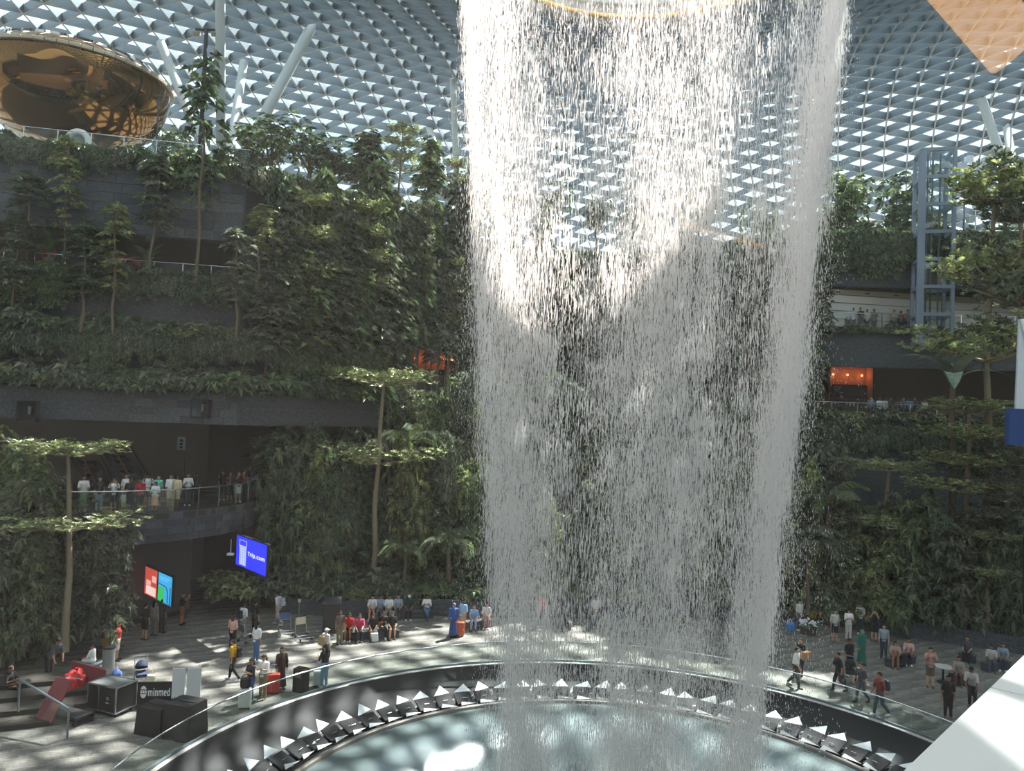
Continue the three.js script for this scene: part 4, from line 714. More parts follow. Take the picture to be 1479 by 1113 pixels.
[[504, 923, 'sitLong', 0xc3262c, 0x17171a, 'woman in red top sitting near the patterned shirt man'], [518, 924, 'sit', 0xb2335c, 0x1e1e22, 'woman in pink top sitting beside the woman in red'], [538, 921, 'sitLong', 0x1d1c1e, 0x2a2a2c, 'woman in black sitting with a white bag before her'], [552, 919, 'sitCross', 0x2b2728, 0x222226, 'person in dark clothes sitting between two women in black'], [565, 920, 'sitLong', 0x161617, 0x1d1d1f, 'woman in black with bare legs sitting at the row end']].forEach(([x, y, ps, a, b, l]) => person(ps, gp(x, y), 0.15 + rr(-0.2, 0.2), a, b, l));
[[537, 'sitLong', 0xd8d4d0, 0x8a6a5a], [548, 'sit', 0x8aa0b8, 0x5a5f66], [561, 'sit', 0xe2e4e4, 0x8c8a84], [574, 'sit', 0x8fa0b0, 0x39404a], [590, 'sitCap', 0x2a3436, 0x2c2c30]].forEach(([x, ps, a, b], i) => person(ps, gp(x, 893), 0.1, a, b, ['woman in pale top sitting at the tree side of the back row', 'man in pale blue shirt sitting in the back row', 'man in white shirt leaning forward in the back row', 'tall man in grey blue shirt in the back row', 'woman in white hat and dark dress in the back row'][i], i === 4 ? { hair: 0xe9e9e6 } : {}));
person('sitCross', gp(616, 892), 0.0, 0xe7e9e8, 0x4d7198, 'man in white shirt and jeans sitting cross-legged on the planter wall');
person('dress', gp(654, 920), 0.2, 0x36518f, 0x2d4580, 'woman in long blue dress and headscarf beside orange suitcase', { hair: 0x4c66a6 });
person('longHair', gp(668, 912), -0.5, 0x8fb6cf, 0xb09a84, 'woman in light blue top beside the woman in blue dress');
person('sit', gp(684, 908), 0, 0x7f9cc4, 0x8fa3b8, 'person in pale blue sitting near the orange suitcase');
person('sit', gp(702, 905), 0, 0xd8d0cc, 0x9a5a50, 'person in white and red sitting at the edge of the water curtain');
[[780, 905, 0xb94038, 0x2a2a2e], [815, 908, 0x2e2e32, 0x3a3a3e], [860, 906, 0xd8d4cf, 0x4b5260], [930, 905, 0x2d3036, 0x35353a], [985, 915, 0x5a6a7a, 0x2c2c30]].forEach(([x, y, a, b], i) => person(i % 2 ? 'sit' : 'stand', gp(x, y), 0, a, b, ['visitor in red seen through the falling water', 'seated visitor in black seen through the falling water', 'visitor in white seen through the falling water', 'seated visitor in dark grey seen through the falling water', 'visitor in grey blue seen through the falling water'][i]));
// left side
person('bend', gp(70, 982), 1.2, 0x4a4c50, 0x1a1a1c, 'man in grey shirt bending beside the tree trunk');
person('sitCross', gp(10, 1012), 1.3, 0x141416, 0x1c1c20, 'man in black sitting on the wooden steps', { skin: 0x9a6a4c });
person('sitCap', gp(133, 968), -1.6, 0xf0f0ee, 0xd8d8d8, 'child in white with brown hair sitting behind the maroon board', { hair: 0x4c2f20, h: 0.85 });
person('standShorts', gp(168, 954), 1.9, 0xc4342c, 0xd9d6d0, 'woman in red top and white shorts behind the steel bin');
person('sit', gp(153, 944), 0.5, 0xd3a233, 0xc99a32, 'person in yellow sitting on the planter end beside the steel bin', { h: 0.85 });
person('standShorts', gp(208, 924), 2.8, 0x17181a, 0x1b1b1d, 'man in black shirt and shorts facing the wall screen');
person('longHair', gp(221, 918), 2.9, 0x7d7a78, 0x6d6a68, 'woman in grey facing the wall screen');
person('stand', gp(233, 914), 2.7, 0x2b2d30, 0x23252a, 'man in dark clothes beside the wall screen');
person('photo', gp(262, 902), 1.6, 0x1d1c1d, 0x7b4a34, 'woman in black top and rust shorts pointing a camera');
// right side
person('walk', gp(1148, 992), 0.9, 0xd9d9d6, 0x2a2b2e, 'woman walking with white bag beside the glass railing');
person('stand', gp(1156, 975), -1.2, 0x2c2b2b, 0x2b2b2d, 'person in black carrying a cardboard box');
person('walk', gp(1211, 997), -1.5, 0x17181a, 0x1f2022, 'man in black striding over the grid of shadows');
person('stand', gp(1226, 975), 0.3, 0x201f20, 0x1c1c1e, 'person in black behind the dark pram');
person('dress', gp(1244, 960), 0.4, 0x1f6a5a, 0x1c5f52, 'woman in long green dress and headscarf', { hair: 0x24705f });
person('walk', gp(1244, 1014), -1.2, 0x4a4b4f, 0x55585e, 'man in grey walking beside the green dress');
person('walk', gp(1271, 1033), -1.4, 0x7a3a38, 0x47525e, 'man in dull red shirt and jeans with backpack at the railing', { pack: [0x3a4048, 'grey backpack on the man in dull red'] });
person('standShorts', gp(1205, 927), 0.1, 0xb9b4ae, 0x2f3440, 'large man in pale shirt and dark shorts near the yellow flowers');
person('phone', gp(1225, 924), 0.0, 0xe8e6e2, 0xc9c2b6, 'woman in white dress facing the water');
person('stand', gp(1242, 915), -0.2, 0xd9d9d8, 0x33363c, 'man in white shirt standing behind the pram group');
person('longHair', gp(1154, 910), 0.4, 0xcfcfcc, 0x57606c, 'woman in white beside the blue bag on the planter');
person('photo', gp(1262, 925), -0.4, 0x1d1e21, 0x25262a, 'person in black taking a photo beside the white dress');
[[1276, 950, 'stand', 0x8d98a2, 0x3c4450], [1292, 962, 'sitLong', 0xa9867c, 0x6a5a56], [1312, 958, 'sit', 0xc49a94, 0x4a4248], [1343, 992, 'photo', 0xb0857a, 0x6d6058], [1384, 988, 'sit', 0x8a8580, 0x5a4a44], [1397, 955, 'sit', 0x46474c, 0x2b2b30], [1431, 968, 'sit', 0xa8a6a2, 0x4c5662], [1448, 966, 'sit', 0x7f8d9a, 0x3f4a5a], [1369, 1036, 'stand', 0x2b2624, 0x2a2422], [1404, 1020, 'bend', 0xb9b2ae, 0x39343a]].forEach(([x, y, ps, a, b], i) => person(ps, gp(x, y), -0.5 + rr(-0.2, 0.2), a, b, ['man in grey blue shirt standing beside the right-hand seats', 'woman in dusty pink top sitting beside the standing man', 'man in pink shirt sitting in the right-hand seats', 'man in brown pink shirt photographing the water', 'person in grey sitting by the small table', 'person in dark grey sitting under the flat-topped tree', 'person in pale grey sitting near the white ledge', 'person in blue grey sitting near the white ledge', 'person in dark brown standing at the railing by the white ledge', 'grey haired person leaning forward beside the white ledge'][i]));
// on the round balcony
const bp = (x, y) => onY(x, y, LV[1] + 0.01);
[[94, 741, 'stand', 0x3a3a3e, 0x2a2a2e, 'person in dark clothes half hidden by the flat-topped tree'], [119, 738, 'skirt', 0xe0d9d2, 0x7f9b68, 'woman in pale top and long green skirt at the balcony rail'], [142, 739, 'stand', 0x151517, 0x8fa3b8, 'man in black shirt and pale jeans at the balcony rail'], [163, 739, 'photo', 0xeceeed, 0x3b4350, 'person in white shirt and dark shorts at the balcony rail'], [178, 741, 'standShorts', 0xd9d2c6, 0xb9ae9c, 'small child in beige at the balcony rail', 0.62], [187, 741, 'rail', 0x17171a, 0x26282e, 'man in black at the balcony rail beside the woman in red'], [201, 741, 'rail', 0xa3201f, 0x141416, 'woman in red top and black trousers at the balcony rail'], [223, 739, 'skirt', 0xe6e4e6, 0xe2a98a, 'girl in white top and peach skirt at the balcony rail', 0.88], [181, 731, 'stand', 0xe4e1d8, 0xcfc6b4, 'tall man in cream shirt behind the rail crowd'], [212, 731, 'photo', 0xe9e9e8, 0x23252a, 'man in white and black shirt raising a phone'], [227, 732, 'stand', 0x7ed6c0, 0x2c3138, 'man in mint green shirt behind the girl'], [245, 734, 'standShorts', 0xeef0ef, 0xc9bda0, 'man in white T-shirt and beige shorts on the balcony'], [254, 735, 'standShorts', 0xd9c4a0, 0xd2bd96, 'man in tan shirt with dark strap seen from behind'], [270, 730, 'phone', 0xe2e2df, 0x2a2a2d, 'man in white shirt looking at the water from further back'], [281, 727, 'stand', 0x161618, 0x1b1b1e, 'person in black beside the man in white shirt'], [320, 722, 'bend', 0x1a1b1e, 0x30343c, 'person in black leaning down on the balcony'], [331, 724, 'skirt', 0x2b2523, 0x1d1d20, 'woman in black strap dress on the balcony'], [343, 725, 'photo', 0x151517, 0xdad8d2, 'man in black shirt and white shorts taking a photo'], [350, 724, 'phone', 0x5a4038, 0x2d2d31, 'woman in brown top behind the man taking a photo'], [357, 713, 'photo', 0x1e1f22, 0xd9d7d0, 'man in black with white shorts at the far rail end'], [368, 715, 'standShorts', 0x97a0ac, 0xc7bda8, 'man in grey shirt and beige shorts at the far rail end']].forEach(([x, y, ps, a, b, l, h]) => person(ps, bp(x, y), (x === 254 ? 2.9 : 0.45) + rr(-0.25, 0.25), a, b, l, h ? { h } : {}));
// right-hand galleries
[[1224, 0xdfe4e6], [1232, 0xe6e9ea], [1243, 0x4a4448], [1252, 0xdadcda], [1262, 0x8a8078], [1290, 0xc9bfae], [1301, 0x8d6468], [1311, 0xb98a8c], [1335, 0x6f7480]].forEach(([x, c], i) => { const p = atZ(x, 470, -53.7); p.y = LV[3] + 0.01; person(i % 3 ? 'rail' : 'stand', p, -0.3 + rr(-0.5, 0.5), c, 0x3a3c42, ['person in white at the fourth storey rail beside the creeper', 'person in white with dark strap at the fourth storey rail', 'person in dark top at the fourth storey rail', 'person in white cap at the fourth storey rail', 'person in brown at the fourth storey rail', 'person in cream at the fourth storey rail', 'person in dusky red at the fourth storey rail', 'person in pink at the fourth storey rail beside the lift tower', 'person in grey behind the lift tower frame'][i]); });
[[1258, 0x8d94a0], [1270, 0xe2e6e8], [1279, 0xd5d9da], [1286, 0x4c4a50], [1295, 0x5a6270], [1305, 0x6b7078], [1313, 0x6d9ac4], [1322, 0x3d4450], [1336, 0xd8d6d2], [1214, 0x3a3a40]].forEach(([x, c], i) => { const p = atZ(x, 570, -53); p.y = LV[2] + 0.01; person(i % 2 ? 'rail' : 'stand', p, -0.3 + rr(-0.6, 0.6), c, 0x33363c, ['person in grey blue at the third storey rail', 'person in white shirt at the third storey rail', 'person in pale shirt behind the third storey rail', 'person in black at the third storey rail', 'person in slate grey at the third storey rail', 'person in grey at the third storey rail', 'person in sky blue at the third storey rail', 'person in navy with white cap at the third storey rail', 'person in cream at the third storey rail beside the banana leaves', 'person in dark clothes before the orange lit shop'][i]); });

// stone seats under everyone who sits: one long block for each row
{
  const rows = []; for (const [p, t, h] of seated) { const r = rows.find((q) => q.some(([o]) => o.distanceTo(p) < 1.15 && Math.abs(o.z - p.z) < 0.7)); if (r) r.push([p, t, h]); else rows.push([[p, t, h]]); }
  rows.forEach((r, i) => {
    const a = r.reduce((m, q) => q[0].x < m.x ? q[0] : m, r[0][0]), b = r.reduce((m, q) => q[0].x > m.x ? q[0] : m, r[0][0]), L = a.distanceTo(b) + 0.75, m = a.clone().add(b).multiplyScalar(0.5), turn = r.length > 1 ? -Math.atan2(b.z - a.z, b.x - a.x) : r[0][1], hh = r.length > 1 ? 0.39 : 0.39 * r[0][2];
    const g = thing('stone_seat', (r.length > 1 ? 'long low stone seat under ' + ['', '', 'two', 'three', 'four', 'five', 'six', 'seven'][Math.min(7, r.length)] + ' visitors seated ' + (m.x > 21 ? 'near the white ledge' : m.x > 12 ? 'before the right-hand planter' : m.x > -4 ? 'near the water curtain' : m.z < -41 ? 'against the planter wall' : 'in the front row beside the kiosk') : 'low stone block seat under a single visitor'), 'seat', m, turn, r.length > 1 ? undefined : 'single stone seats');
    part('block', rbox(L, hh - 0.06, 0.44, 0.03, 0, (hh - 0.06) / 2, -0.06), MT.stoneWall, g); part('seat_slab', rbox(L + 0.06, 0.06, 0.5, 0.02, 0, hh - 0.03, -0.06), MT.stoneWall, g);
  });
}
// ---------------------------------------------------------------- things on the floor
function suitcase(p, turn, color, label, h = 0.66) {
  const g = thing('suitcase', label, 'suitcase', p, turn), w = h * 0.68;
  part('shell', rbox(w, h, 0.27, 0.05, 0, h / 2 + 0.06, 0), cm(color, 0.4), g);
  part('ribs', M([-2, -1, 0, 1, 2].map((k) => rbox(0.02, h * 0.86, 0.285, 0.008, k * w * 0.16, h / 2 + 0.06, 0))), cm(color, 0.5), g);
  part('handle', M([rod([-0.09, h + 0.04, -0.09], [-0.09, h + 0.38, -0.09], 0.01), rod([0.09, h + 0.04, -0.09], [0.09, h + 0.38, -0.09], 0.01), rod([-0.1, h + 0.38, -0.09], [0.1, h + 0.38, -0.09], 0.016)]), MT.chrome, g);
  for (const [x, z] of [[-1, -1], [1, -1], [-1, 1], [1, 1]]) part('wheel', new THREE.CylinderGeometry(0.03, 0.03, 0.025, 10).rotateZ(Math.PI / 2).translate(x * w * 0.38, 0.03, z * 0.09), MT.black, g);
  return g;
}
suitcase(gp(394, 1001), 0.3, 0xb63a24, 'red hard suitcase beside the woman in floral dress', 0.74);
suitcase(gp(353, 1023), 0.2, 0xd9d9d5, 'white hard suitcase at the glass railing', 0.7);
{ const p = gp(353, 1023); p.y = 0.79; const b = thing('travel_bag', 'black bag standing on the white suitcase', 'bag', p, 0.2); part('bag', rbox(0.4, 0.4, 0.24, 0.09, 0, 0.2, 0), MT.black, b); part('strap', pipe([[-0.14, 0.38, 0], [-0.08, 0.5, 0], [0.08, 0.5, 0], [0.14, 0.38, 0]], 0.015, 12, 5), MT.black, b); }
suitcase(gp(459, 991), 0.3, 0xc9d2d3, 'pale grey suitcase beside the woman in pale blue trousers', 0.6);
suitcase(gp(664, 918), 0.1, 0xc85a34, 'orange suitcase beside the woman in blue dress', 0.66);
suitcase(gp(1302, 962), 0.4, 0x2c2f36, 'dark suitcase beside the seated man in pink', 0.6);
{ const b = thing('carrier_bag', 'white carrier bag on the floor before the woman in black', 'bag', gp(541, 926), 0.2); part('bag', M([rbox(0.34, 0.42, 0.2, 0.03, 0, 0.21, 0, 0, 0, 0.1)]), cm(0xe6e8ec), b); part('handles', pipe([[-0.1, 0.4, 0], [-0.08, 0.56, 0], [0.08, 0.56, 0], [0.1, 0.4, 0]], 0.012, 10, 4), cm(0xe6e8ec), b); }
function luggageCart(p, turn, label, board) {
  const g = thing('luggage_cart', label, 'trolley', p, turn);
  part('frame', M([rod([-0.35, 0.16, 0.5], [-0.3, 0.2, -0.4], 0.02), rod([0.35, 0.16, 0.5], [0.3, 0.2, -0.4], 0.02), rod([-0.3, 0.2, -0.4], [-0.28, 1.0, -0.5], 0.02), rod([0.3, 0.2, -0.4], [0.28, 1.0, -0.5], 0.02), rod([-0.35, 0.16, 0.5], [0.35, 0.16, 0.5], 0.02), rod([-0.3, 0.6, -0.45], [0.3, 0.6, -0.45], 0.015), rod([-0.33, 0.18, 0.1], [0.33, 0.18, 0.1], 0.015)]), MT.chrome, g);
  part('handle', rod([-0.32, 1.02, -0.5], [0.32, 1.02, -0.5], 0.025), MT.black, g); part('board', rbox(0.5, 0.34, 0.03, 0.012, 0, 0.78, -0.46, 0, -0.1), cm(board, 0.5), g);
  for (const [x, z] of [[-0.3, 0.42], [0.3, 0.42], [-0.28, -0.36], [0.28, -0.36]]) part('wheel', new THREE.CylinderGeometry(0.08, 0.08, 0.04, 14).rotateZ(Math.PI / 2).translate(x, 0.08, z), MT.black, g);
}
luggageCart(gp(412, 915), 0.4, 'luggage trolley with blue board before the dark passage', 0x3c5a8c);
luggageCart(gp(438, 922), 0.6, 'luggage trolley with cream seat beside the black kiosk', 0xd8cbb0);
luggageCart(gp(358, 926), 2.6, 'luggage trolley pushed by the man in white', 0x44484e);
{ const g = thing('kiosk', 'black upright kiosk with sloping top beside the planter', 'kiosk', gp(478, 912), 0.2); part('body', rbox(0.85, 1.5, 0.6, 0.03, 0, 0.75, 0), cm(0x2b2d2e, 0.5), g); part('sloping_top', box(0.95, 0.06, 0.8, 0, 1.58, 0, 0, 0.25), cm(0x3a3c3e, 0.4), g); part('side_panel', box(0.03, 1.3, 0.5, 0.44, 0.75, 0), cm(0x77797a, 0.5), g); }
{ const g = thing('service_box', 'low black box standing at the glass railing', 'box', gp(434, 998), -0.4); part('body', rbox(0.55, 0.95, 0.4, 0.03, 0, 0.475, 0), MT.dark, g); part('plate', box(0.3, 0.2, 0.01, 0, 0.7, 0.205), cm(0x63676a, 0.4), g); }
// the pile of stage gear at the lower left
{ // flight case with metal edges
  const p = gp(161, 1026), g = thing('flight_case', 'black flight case with silver edges beside the red bags', 'case', p, -0.35); const w = 1.35, h = 0.92, d = 0.95, y = 0.16, e = [];
  part('body', box(w, h, d, 0, y + h / 2, 0), cm(0x1b1c1d, 0.55), g); part('lid_panel', box(w - 0.12, 0.012, d - 0.12, 0, y + h + 0.004, 0), cm(0x5d6160, 0.6), g);
  for (const sx of [-1, 1]) for (const sz of [-1, 1]) e.push(box(0.045, h, 0.045, sx * w / 2, y + h / 2, sz * d / 2)); for (const yy of [0, h]) { for (const sz of [-1, 1]) e.push(box(w + 0.04, 0.045, 0.045, 0, y + yy, sz * d / 2)); for (const sx of [-1, 1]) e.push(box(0.045, 0.045, d, sx * w / 2, y + yy, 0)); } e.push(box(0.035, h, 0.01, -0.15, y + h / 2, d / 2 + 0.005));
  part('metal_edges', M(e), MT.chrome, g); part('latch', box(0.12, 0.12, 0.03, 0.3, y + 0.5, d / 2 + 0.01), MT.chrome, g); part('handle', rod([0.24, y + 0.35, d / 2 + 0.04], [0.42, y + 0.35, d / 2 + 0.04], 0.015), MT.chrome, g);
  for (const [x, z] of [[-1, -1], [1, -1], [-1, 1], [1, 1]]) part('caster', M([new THREE.CylinderGeometry(0.06, 0.06, 0.04, 12).rotateZ(Math.PI / 2).translate(x * 0.55, 0.06, z * 0.36), box(0.08, 0.06, 0.08, x * 0.55, 0.13, z * 0.36)]), MT.black, g);
}
function board(p, w, h, turn, lean, label) { const g = thing('folding_board', label, 'board', p, turn); part('panel', rbox(w, h, 0.07, 0.03, 0, h / 2, 0, 0, lean), cm(0x7d3a3c, 0.7), g); part('edge_strip', box(w, 0.03, 0.08, 0, h * Math.cos(lean), h * Math.sin(lean), 0, lean), MT.chrome, g); }
board(gp(125, 1003), 2.0, 1.15, -0.45, -0.06, 'upright maroon board behind the flight case');
board(gp(76, 1040), 0.8, 1.5, -0.35, -0.55, 'leaning maroon board beside the wooden steps');
for (const [x, y, s, l, q] of [[93, 1013, 0.85, 'crumpled red bag in front of the maroon boards', 0.4], [108, 1008, 1.0, 'fuller red bag against the upright maroon board', 1.3]]) {
  const g = thing('red_bag', l, 'bag', gp(x, y), q), b = new THREE.SphereGeometry(0.42 * s, 22, 16), p = b.attributes.position; for (let i = 0; i < p.count; i++) { const v = V(p.getX(i), p.getY(i), p.getZ(i)), k = 1 + 0.9 * fbm(v.x * 4 + s * 9, v.y * 4, v.z * 4, 4), up = v.y > 0 ? 1 + v.y * 0.6 : 1; p.setXYZ(i, v.x * k / up, Math.max(-0.3 * s, v.y * k * 1.15), v.z * k * 0.9 / up); } b.computeVertexNormals(); b.translate(0, 0.3 * s + 0.28, 0); part('bag', b, cm(0xb21a1c, 0.55), g);
  part('knot', new THREE.ConeGeometry(0.07, 0.16, 8).rotateX(Math.PI).translate(0.03, 0.28 + 0.8 * s, 0), cm(0xb21a1c, 0.55), g); part('pallet', rbox(0.9, 0.26, 0.7, 0.03, 0, 0.15, 0), MT.dark, g);
}
{ const g = thing('hand_truck', 'low black wheeled platform under the stacked gear', 'trolley', gp(102, 1040), -0.4); part('deck', rbox(1.5, 0.1, 0.8, 0.02, 0, 0.3, 0), MT.dark, g); part('rails', M([rod([-0.7, 0.2, 0.35], [0.7, 0.2, 0.35], 0.03), rod([-0.7, 0.2, -0.35], [0.7, 0.2, -0.35], 0.03)]), MT.black, g); for (const [x, z] of [[-0.6, -0.3], [0.6, -0.3], [-0.6, 0.3], [0.6, 0.3]]) part('wheel', new THREE.CylinderGeometry(0.1, 0.1, 0.06, 14).rotateZ(Math.PI / 2).translate(x, 0.1, z), MT.black, g); }
function canvasTex(w, h, draw) { const c = document.createElement('canvas'); c.width = w; c.height = h; draw(c.getContext('2d'), w, h); const t = new THREE.CanvasTexture(c); t.colorSpace = THREE.SRGBColorSpace; return t; }
{ // low banner barrier with lettering
  const p0 = gp(196, 1020), p1 = gp(252, 1019), d = p1.clone().sub(p0), L = d.length(), g = thing('banner_barrier', 'low black banner with white round logo and minmed lettering', 'banner', p0.clone().add(p1).multiplyScalar(0.5), -Math.atan2(d.z, d.x));
  const t = canvasTex(1024, 300, (c, w, h) => { c.fillStyle = '#17181a'; c.fillRect(0, 0, w, h); c.fillStyle = '#eceeee'; c.beginPath(); c.arc(190, 130, 88, 0, 7); c.fill(); c.strokeStyle = '#17181a'; c.lineWidth = 12; c.beginPath(); c.moveTo(112, 152); c.lineTo(270, 152); c.stroke(); c.beginPath(); for (const x of [135, 190, 245]) { c.moveTo(x - 24, 140); c.arc(x, 118, 24, Math.PI, 0); } c.stroke(); c.fillStyle = '#eceeee'; c.font = 'bold 150px sans-serif'; c.fillText('minmed', 300, 190); });
  part('cover', box(L, 0.85, 0.06, 0, 0.5, 0), MT.dark, g); const f = part('printed_front', new THREE.PlaneGeometry(L, 0.8), std(0xffffff, 0.7, { map: t }), g); f.position.set(0, 0.5, 0.033);
  part('posts', M([-1, 1].map((s) => box(0.05, 0.95, 0.08, s * L / 2, 0.475, 0))), MT.dark, g); part('feet', M([-1, 1].map((s) => box(0.06, 0.05, 0.6, s * (L / 2 - 0.1), 0.025, 0))), MT.dark, g);
}
{ // covered loudspeakers
  function covered(p, w, h, d, turn, label) { const g = thing('covered_equipment', label, 'cover', p, turn), b = new THREE.BoxGeometry(w, h, d, 12, 12, 10), q = b.attributes.position; for (let i = 0; i < q.count; i++) { const x = q.getX(i), y = q.getY(i), z = q.getZ(i), low = 0.5 - y / h, k = 1 + low * 0.12 + 0.05 * fbm(x * 5 + w * 7, y * 1.2, z * 5, 3) * (0.4 + low); q.setXYZ(i, x * k, y + 0.03 * fbm(x * 4, 3, z * 4 + h, 2), z * k); } b.computeVertexNormals(); b.translate(0, h / 2, 0); part('cover', b, std(0x18191a, 0.5), g); part('top_tie', pipe([[-w * 0.45, h, 0], [0, h + 0.03, 0.1], [w * 0.45, h, 0]], 0.02, 12, 5), MT.dark, g); part('feet', M([-1, 1].map((s) => box(0.1, 0.06, d * 0.8, s * w * 0.35, 0.03, 0))), MT.black, g); }
  covered(gp(226, 1056), 1.0, 0.95, 0.85, -0.3, 'rounded black covered equipment beside the banner'); covered(gp(266, 1062), 1.05, 1.2, 0.9, -0.3, 'taller black covered equipment at the glass railing');
}
{ const p = gp(267, 1025), g = thing('sign_board', 'white double panel board behind the covered equipment', 'sign', p, 0.1); for (const s of [-1, 1]) part('panel', rbox(0.5, 1.15, 0.05, 0.015, s * 0.28, 1.0, 0, s * 0.15), cm(0xd3d6d6, 0.5), g); part('stand', M([box(1.0, 0.04, 0.5, 0, 0.02, 0), rod([-0.4, 0.02, 0], [-0.4, 0.5, 0], 0.02), rod([0.4, 0.02, 0], [0.4, 0.5, 0], 0.02)]), MT.dark, g); }
{ const g = thing('litter_bin', 'slim brushed steel litter bin beside the planter end', 'bin', gp(156, 972)); part('body', new THREE.CylinderGeometry(0.24, 0.24, 1.05, 24).translate(0, 0.53, 0), std(0x8f9394, 0.4, { metalness: 0.5 }), g); part('lid', new THREE.CylinderGeometry(0.25, 0.25, 0.08, 24).translate(0, 1.1, 0), MT.dark, g); }
function pram(p, turn, c, label) { const g = thing('pram', label, 'pram', p, turn); part('hood', new THREE.SphereGeometry(0.3, 16, 10, 0, 6.29, 0, 1.6).scale(0.8, 1, 1).rotateX(-0.5).translate(0, 0.72, -0.08), cm(c), g); part('seat', rbox(0.42, 0.16, 0.6, 0.06, 0, 0.5, 0.05), cm(c), g); part('frame', M([rod([-0.24, 0.12, 0.4], [-0.24, 1.05, -0.5], 0.016), rod([0.24, 0.12, 0.4], [0.24, 1.05, -0.5], 0.016), rod([-0.24, 1.05, -0.5], [0.24, 1.05, -0.5], 0.022), rod([-0.24, 0.55, 0], [-0.24, 0.12, -0.35], 0.016), rod([0.24, 0.55, 0], [0.24, 0.12, -0.35], 0.016)]), MT.steel, g); for (const [x, z] of [[-0.26, 0.4], [0.26, 0.4], [-0.26, -0.35], [0.26, -0.35]]) part('wheel', new THREE.CylinderGeometry(0.12, 0.12, 0.05, 16).rotateZ(Math.PI / 2).translate(x, 0.12, z), MT.black, g); }
pram(gp(203, 990), 0.5, 0x2f3a55, 'pram with navy hood beside the banner'); pram(gp(1228, 985), -0.3, 0x1d1d20, 'dark pram among the group on the shadow grid');
{ const g = thing('shopping_bag', 'cream bag hanging on the floor beside the navy pram', 'bag', gp(217, 992)); part('bag', rbox(0.4, 0.5, 0.2, 0.06, 0, 0.25, 0), cm(0xd5d0ba), g); part('handles', pipe([[-0.1, 0.48, 0], [0, 0.72, 0], [0.1, 0.48, 0]], 0.012, 10, 4), cm(0xd5d0ba), g); }
for (const [x, y, c, l] of [[168, 985, 0x5c7fc0, 'blue and white bundle on the floor by the steel bin'], [61, 912, 0x2348a0, 'bright blue bag on the planter among the leaves'], [541, 852, 0x2f5a9a, 'blue bag on the planter behind the seated row'], [1226, 880, 0x4a5f86, 'blue bag carried up on the right-hand planter'], [1141, 912, 0x4f78b0, 'blue bag beside the woman in white']]) { const p = onY(x, y, y < 915 ? 0.85 : 0.01), g = thing('bag', l, 'bag', p, rr(0, 3)); const b = rbox(0.5, 0.5, 0.35, 0.14, 0, 0.25, 0); part('body', b, cm(c), g); part('strap', pipe([[-0.15, 0.46, 0], [0, 0.66, 0], [0.15, 0.46, 0]], 0.02, 10, 5), cm(0xdfe3ea), g); }
// wooden steps and their handrail at the lower left
{
  const st = struct('steps_left', null, null, 'broad wooden seating steps at the lower left', 'steps'), a = gp(84, 1062), wood = std(0x6f675c, 0.8, { map: paveTex });
  for (let k = 0; k < 4; k++) part('step', uvBox(box(9, 0.17, 3.4 - k * 0.75), 0.5).rotateY(0.42), wood, st).position.set(a.x - 4.3 - k * 0.25, 0.085 + k * 0.17, a.z - 1.0 - k * 0.5);
  const p = gp(97, 1066), q = onY(2, 1000, 0.9), g = thing('handrail', 'flat metal handrail beside the wooden steps', 'handrail', p); q.sub(p).setY(0); const e = q.clone().setLength(2.6);
  part('post', rod([0, 0, 0], [0, 1.0, 0], 0.035, 0.035, 10), MT.steel, g); part('post', rod([e.x, 0.4, e.z], [e.x, 1.55, e.z], 0.035, 0.035, 10), MT.steel, g); part('bar', rod([0, 1.0, 0], [e.x, 1.55, e.z], 0.045, 0.045, 8), MT.steel, g); part('glass_panel', box(e.length() - 0.2, 0.7, 0.02, 0, 0, 0, -Math.atan2(e.z, e.x)).translate(e.x / 2, 0.75, e.z / 2), MT.glassRail, g);
}
// ---------------------------------------------------------------- screens and signs
function glowScreen(corners, z, t, label, strength) { // corners by pixels: left top, right top, right bottom, left bottom; z per side
  const [a, b, c, d] = corners.map(([x, y], i) => atZ(x, y, z[i === 0 || i === 3 ? 0 : 1])), mid = a.clone().add(c).multiplyScalar(0.5), u = b.clone().sub(a), w = u.length(), h = a.distanceTo(d), g = thing('screen', label, 'screen', mid, -Math.atan2(u.z, u.x));
  part('housing', box(w + 0.12, h + 0.12, 0.14, 0, 0, -0.08), MT.black, g);
  const f = part('display', new THREE.PlaneGeometry(w, h), std(0x000000, 0.5, { emissive: 0xffffff, emissiveMap: t, emissiveIntensity: strength }), g); f.position.z = 0.0;
  return [g, w, h];
}
const tripTex = canvasTex(512, 512, (c, w, h) => { c.fillStyle = '#2f38e6'; c.fillRect(0, 0, w, h); c.strokeStyle = '#dfe4f4'; c.lineWidth = 6; c.strokeRect(52, 60, 122, 120); c.fillStyle = '#b9c3dd'; c.fillRect(58, 150, 116, 330); c.fillStyle = '#8f9dc4'; for (let i = 0; i < 7; i++) for (let j = 0; j < 3; j++) c.fillRect(68 + j * 36, 165 + i * 44, 24, 30); c.fillStyle = '#e6ebff'; c.font = 'bold 96px sans-serif'; c.fillText('Trip.com', 200, 285, 290); });
{
  const [g, w, h] = glowScreen([[342, 767], [384, 795], [384, 838], [341, 809]], [-40.2, -37.6], tripTex, 'bright blue advertising screen hanging below the round balcony', 0.62);
  part('hanger', M([-1, 1].map((s) => rod([s * w * 0.35, h / 2, -0.08], [s * w * 0.35, h / 2 + 1.2, -0.08], 0.03))), MT.dark, g);
  const l = new THREE.RectAreaLight(0x3038ff, 1.2, w, h); l.position.copy(g.position).add(V(Math.sin(g.rotation.y) * 0.1, 0, Math.cos(g.rotation.y) * 0.1)); l.lookAt(l.position.clone().add(V(Math.sin(g.rotation.y), 0, Math.cos(g.rotation.y)))); l.rotateY(Math.PI); scene.add(l);
}
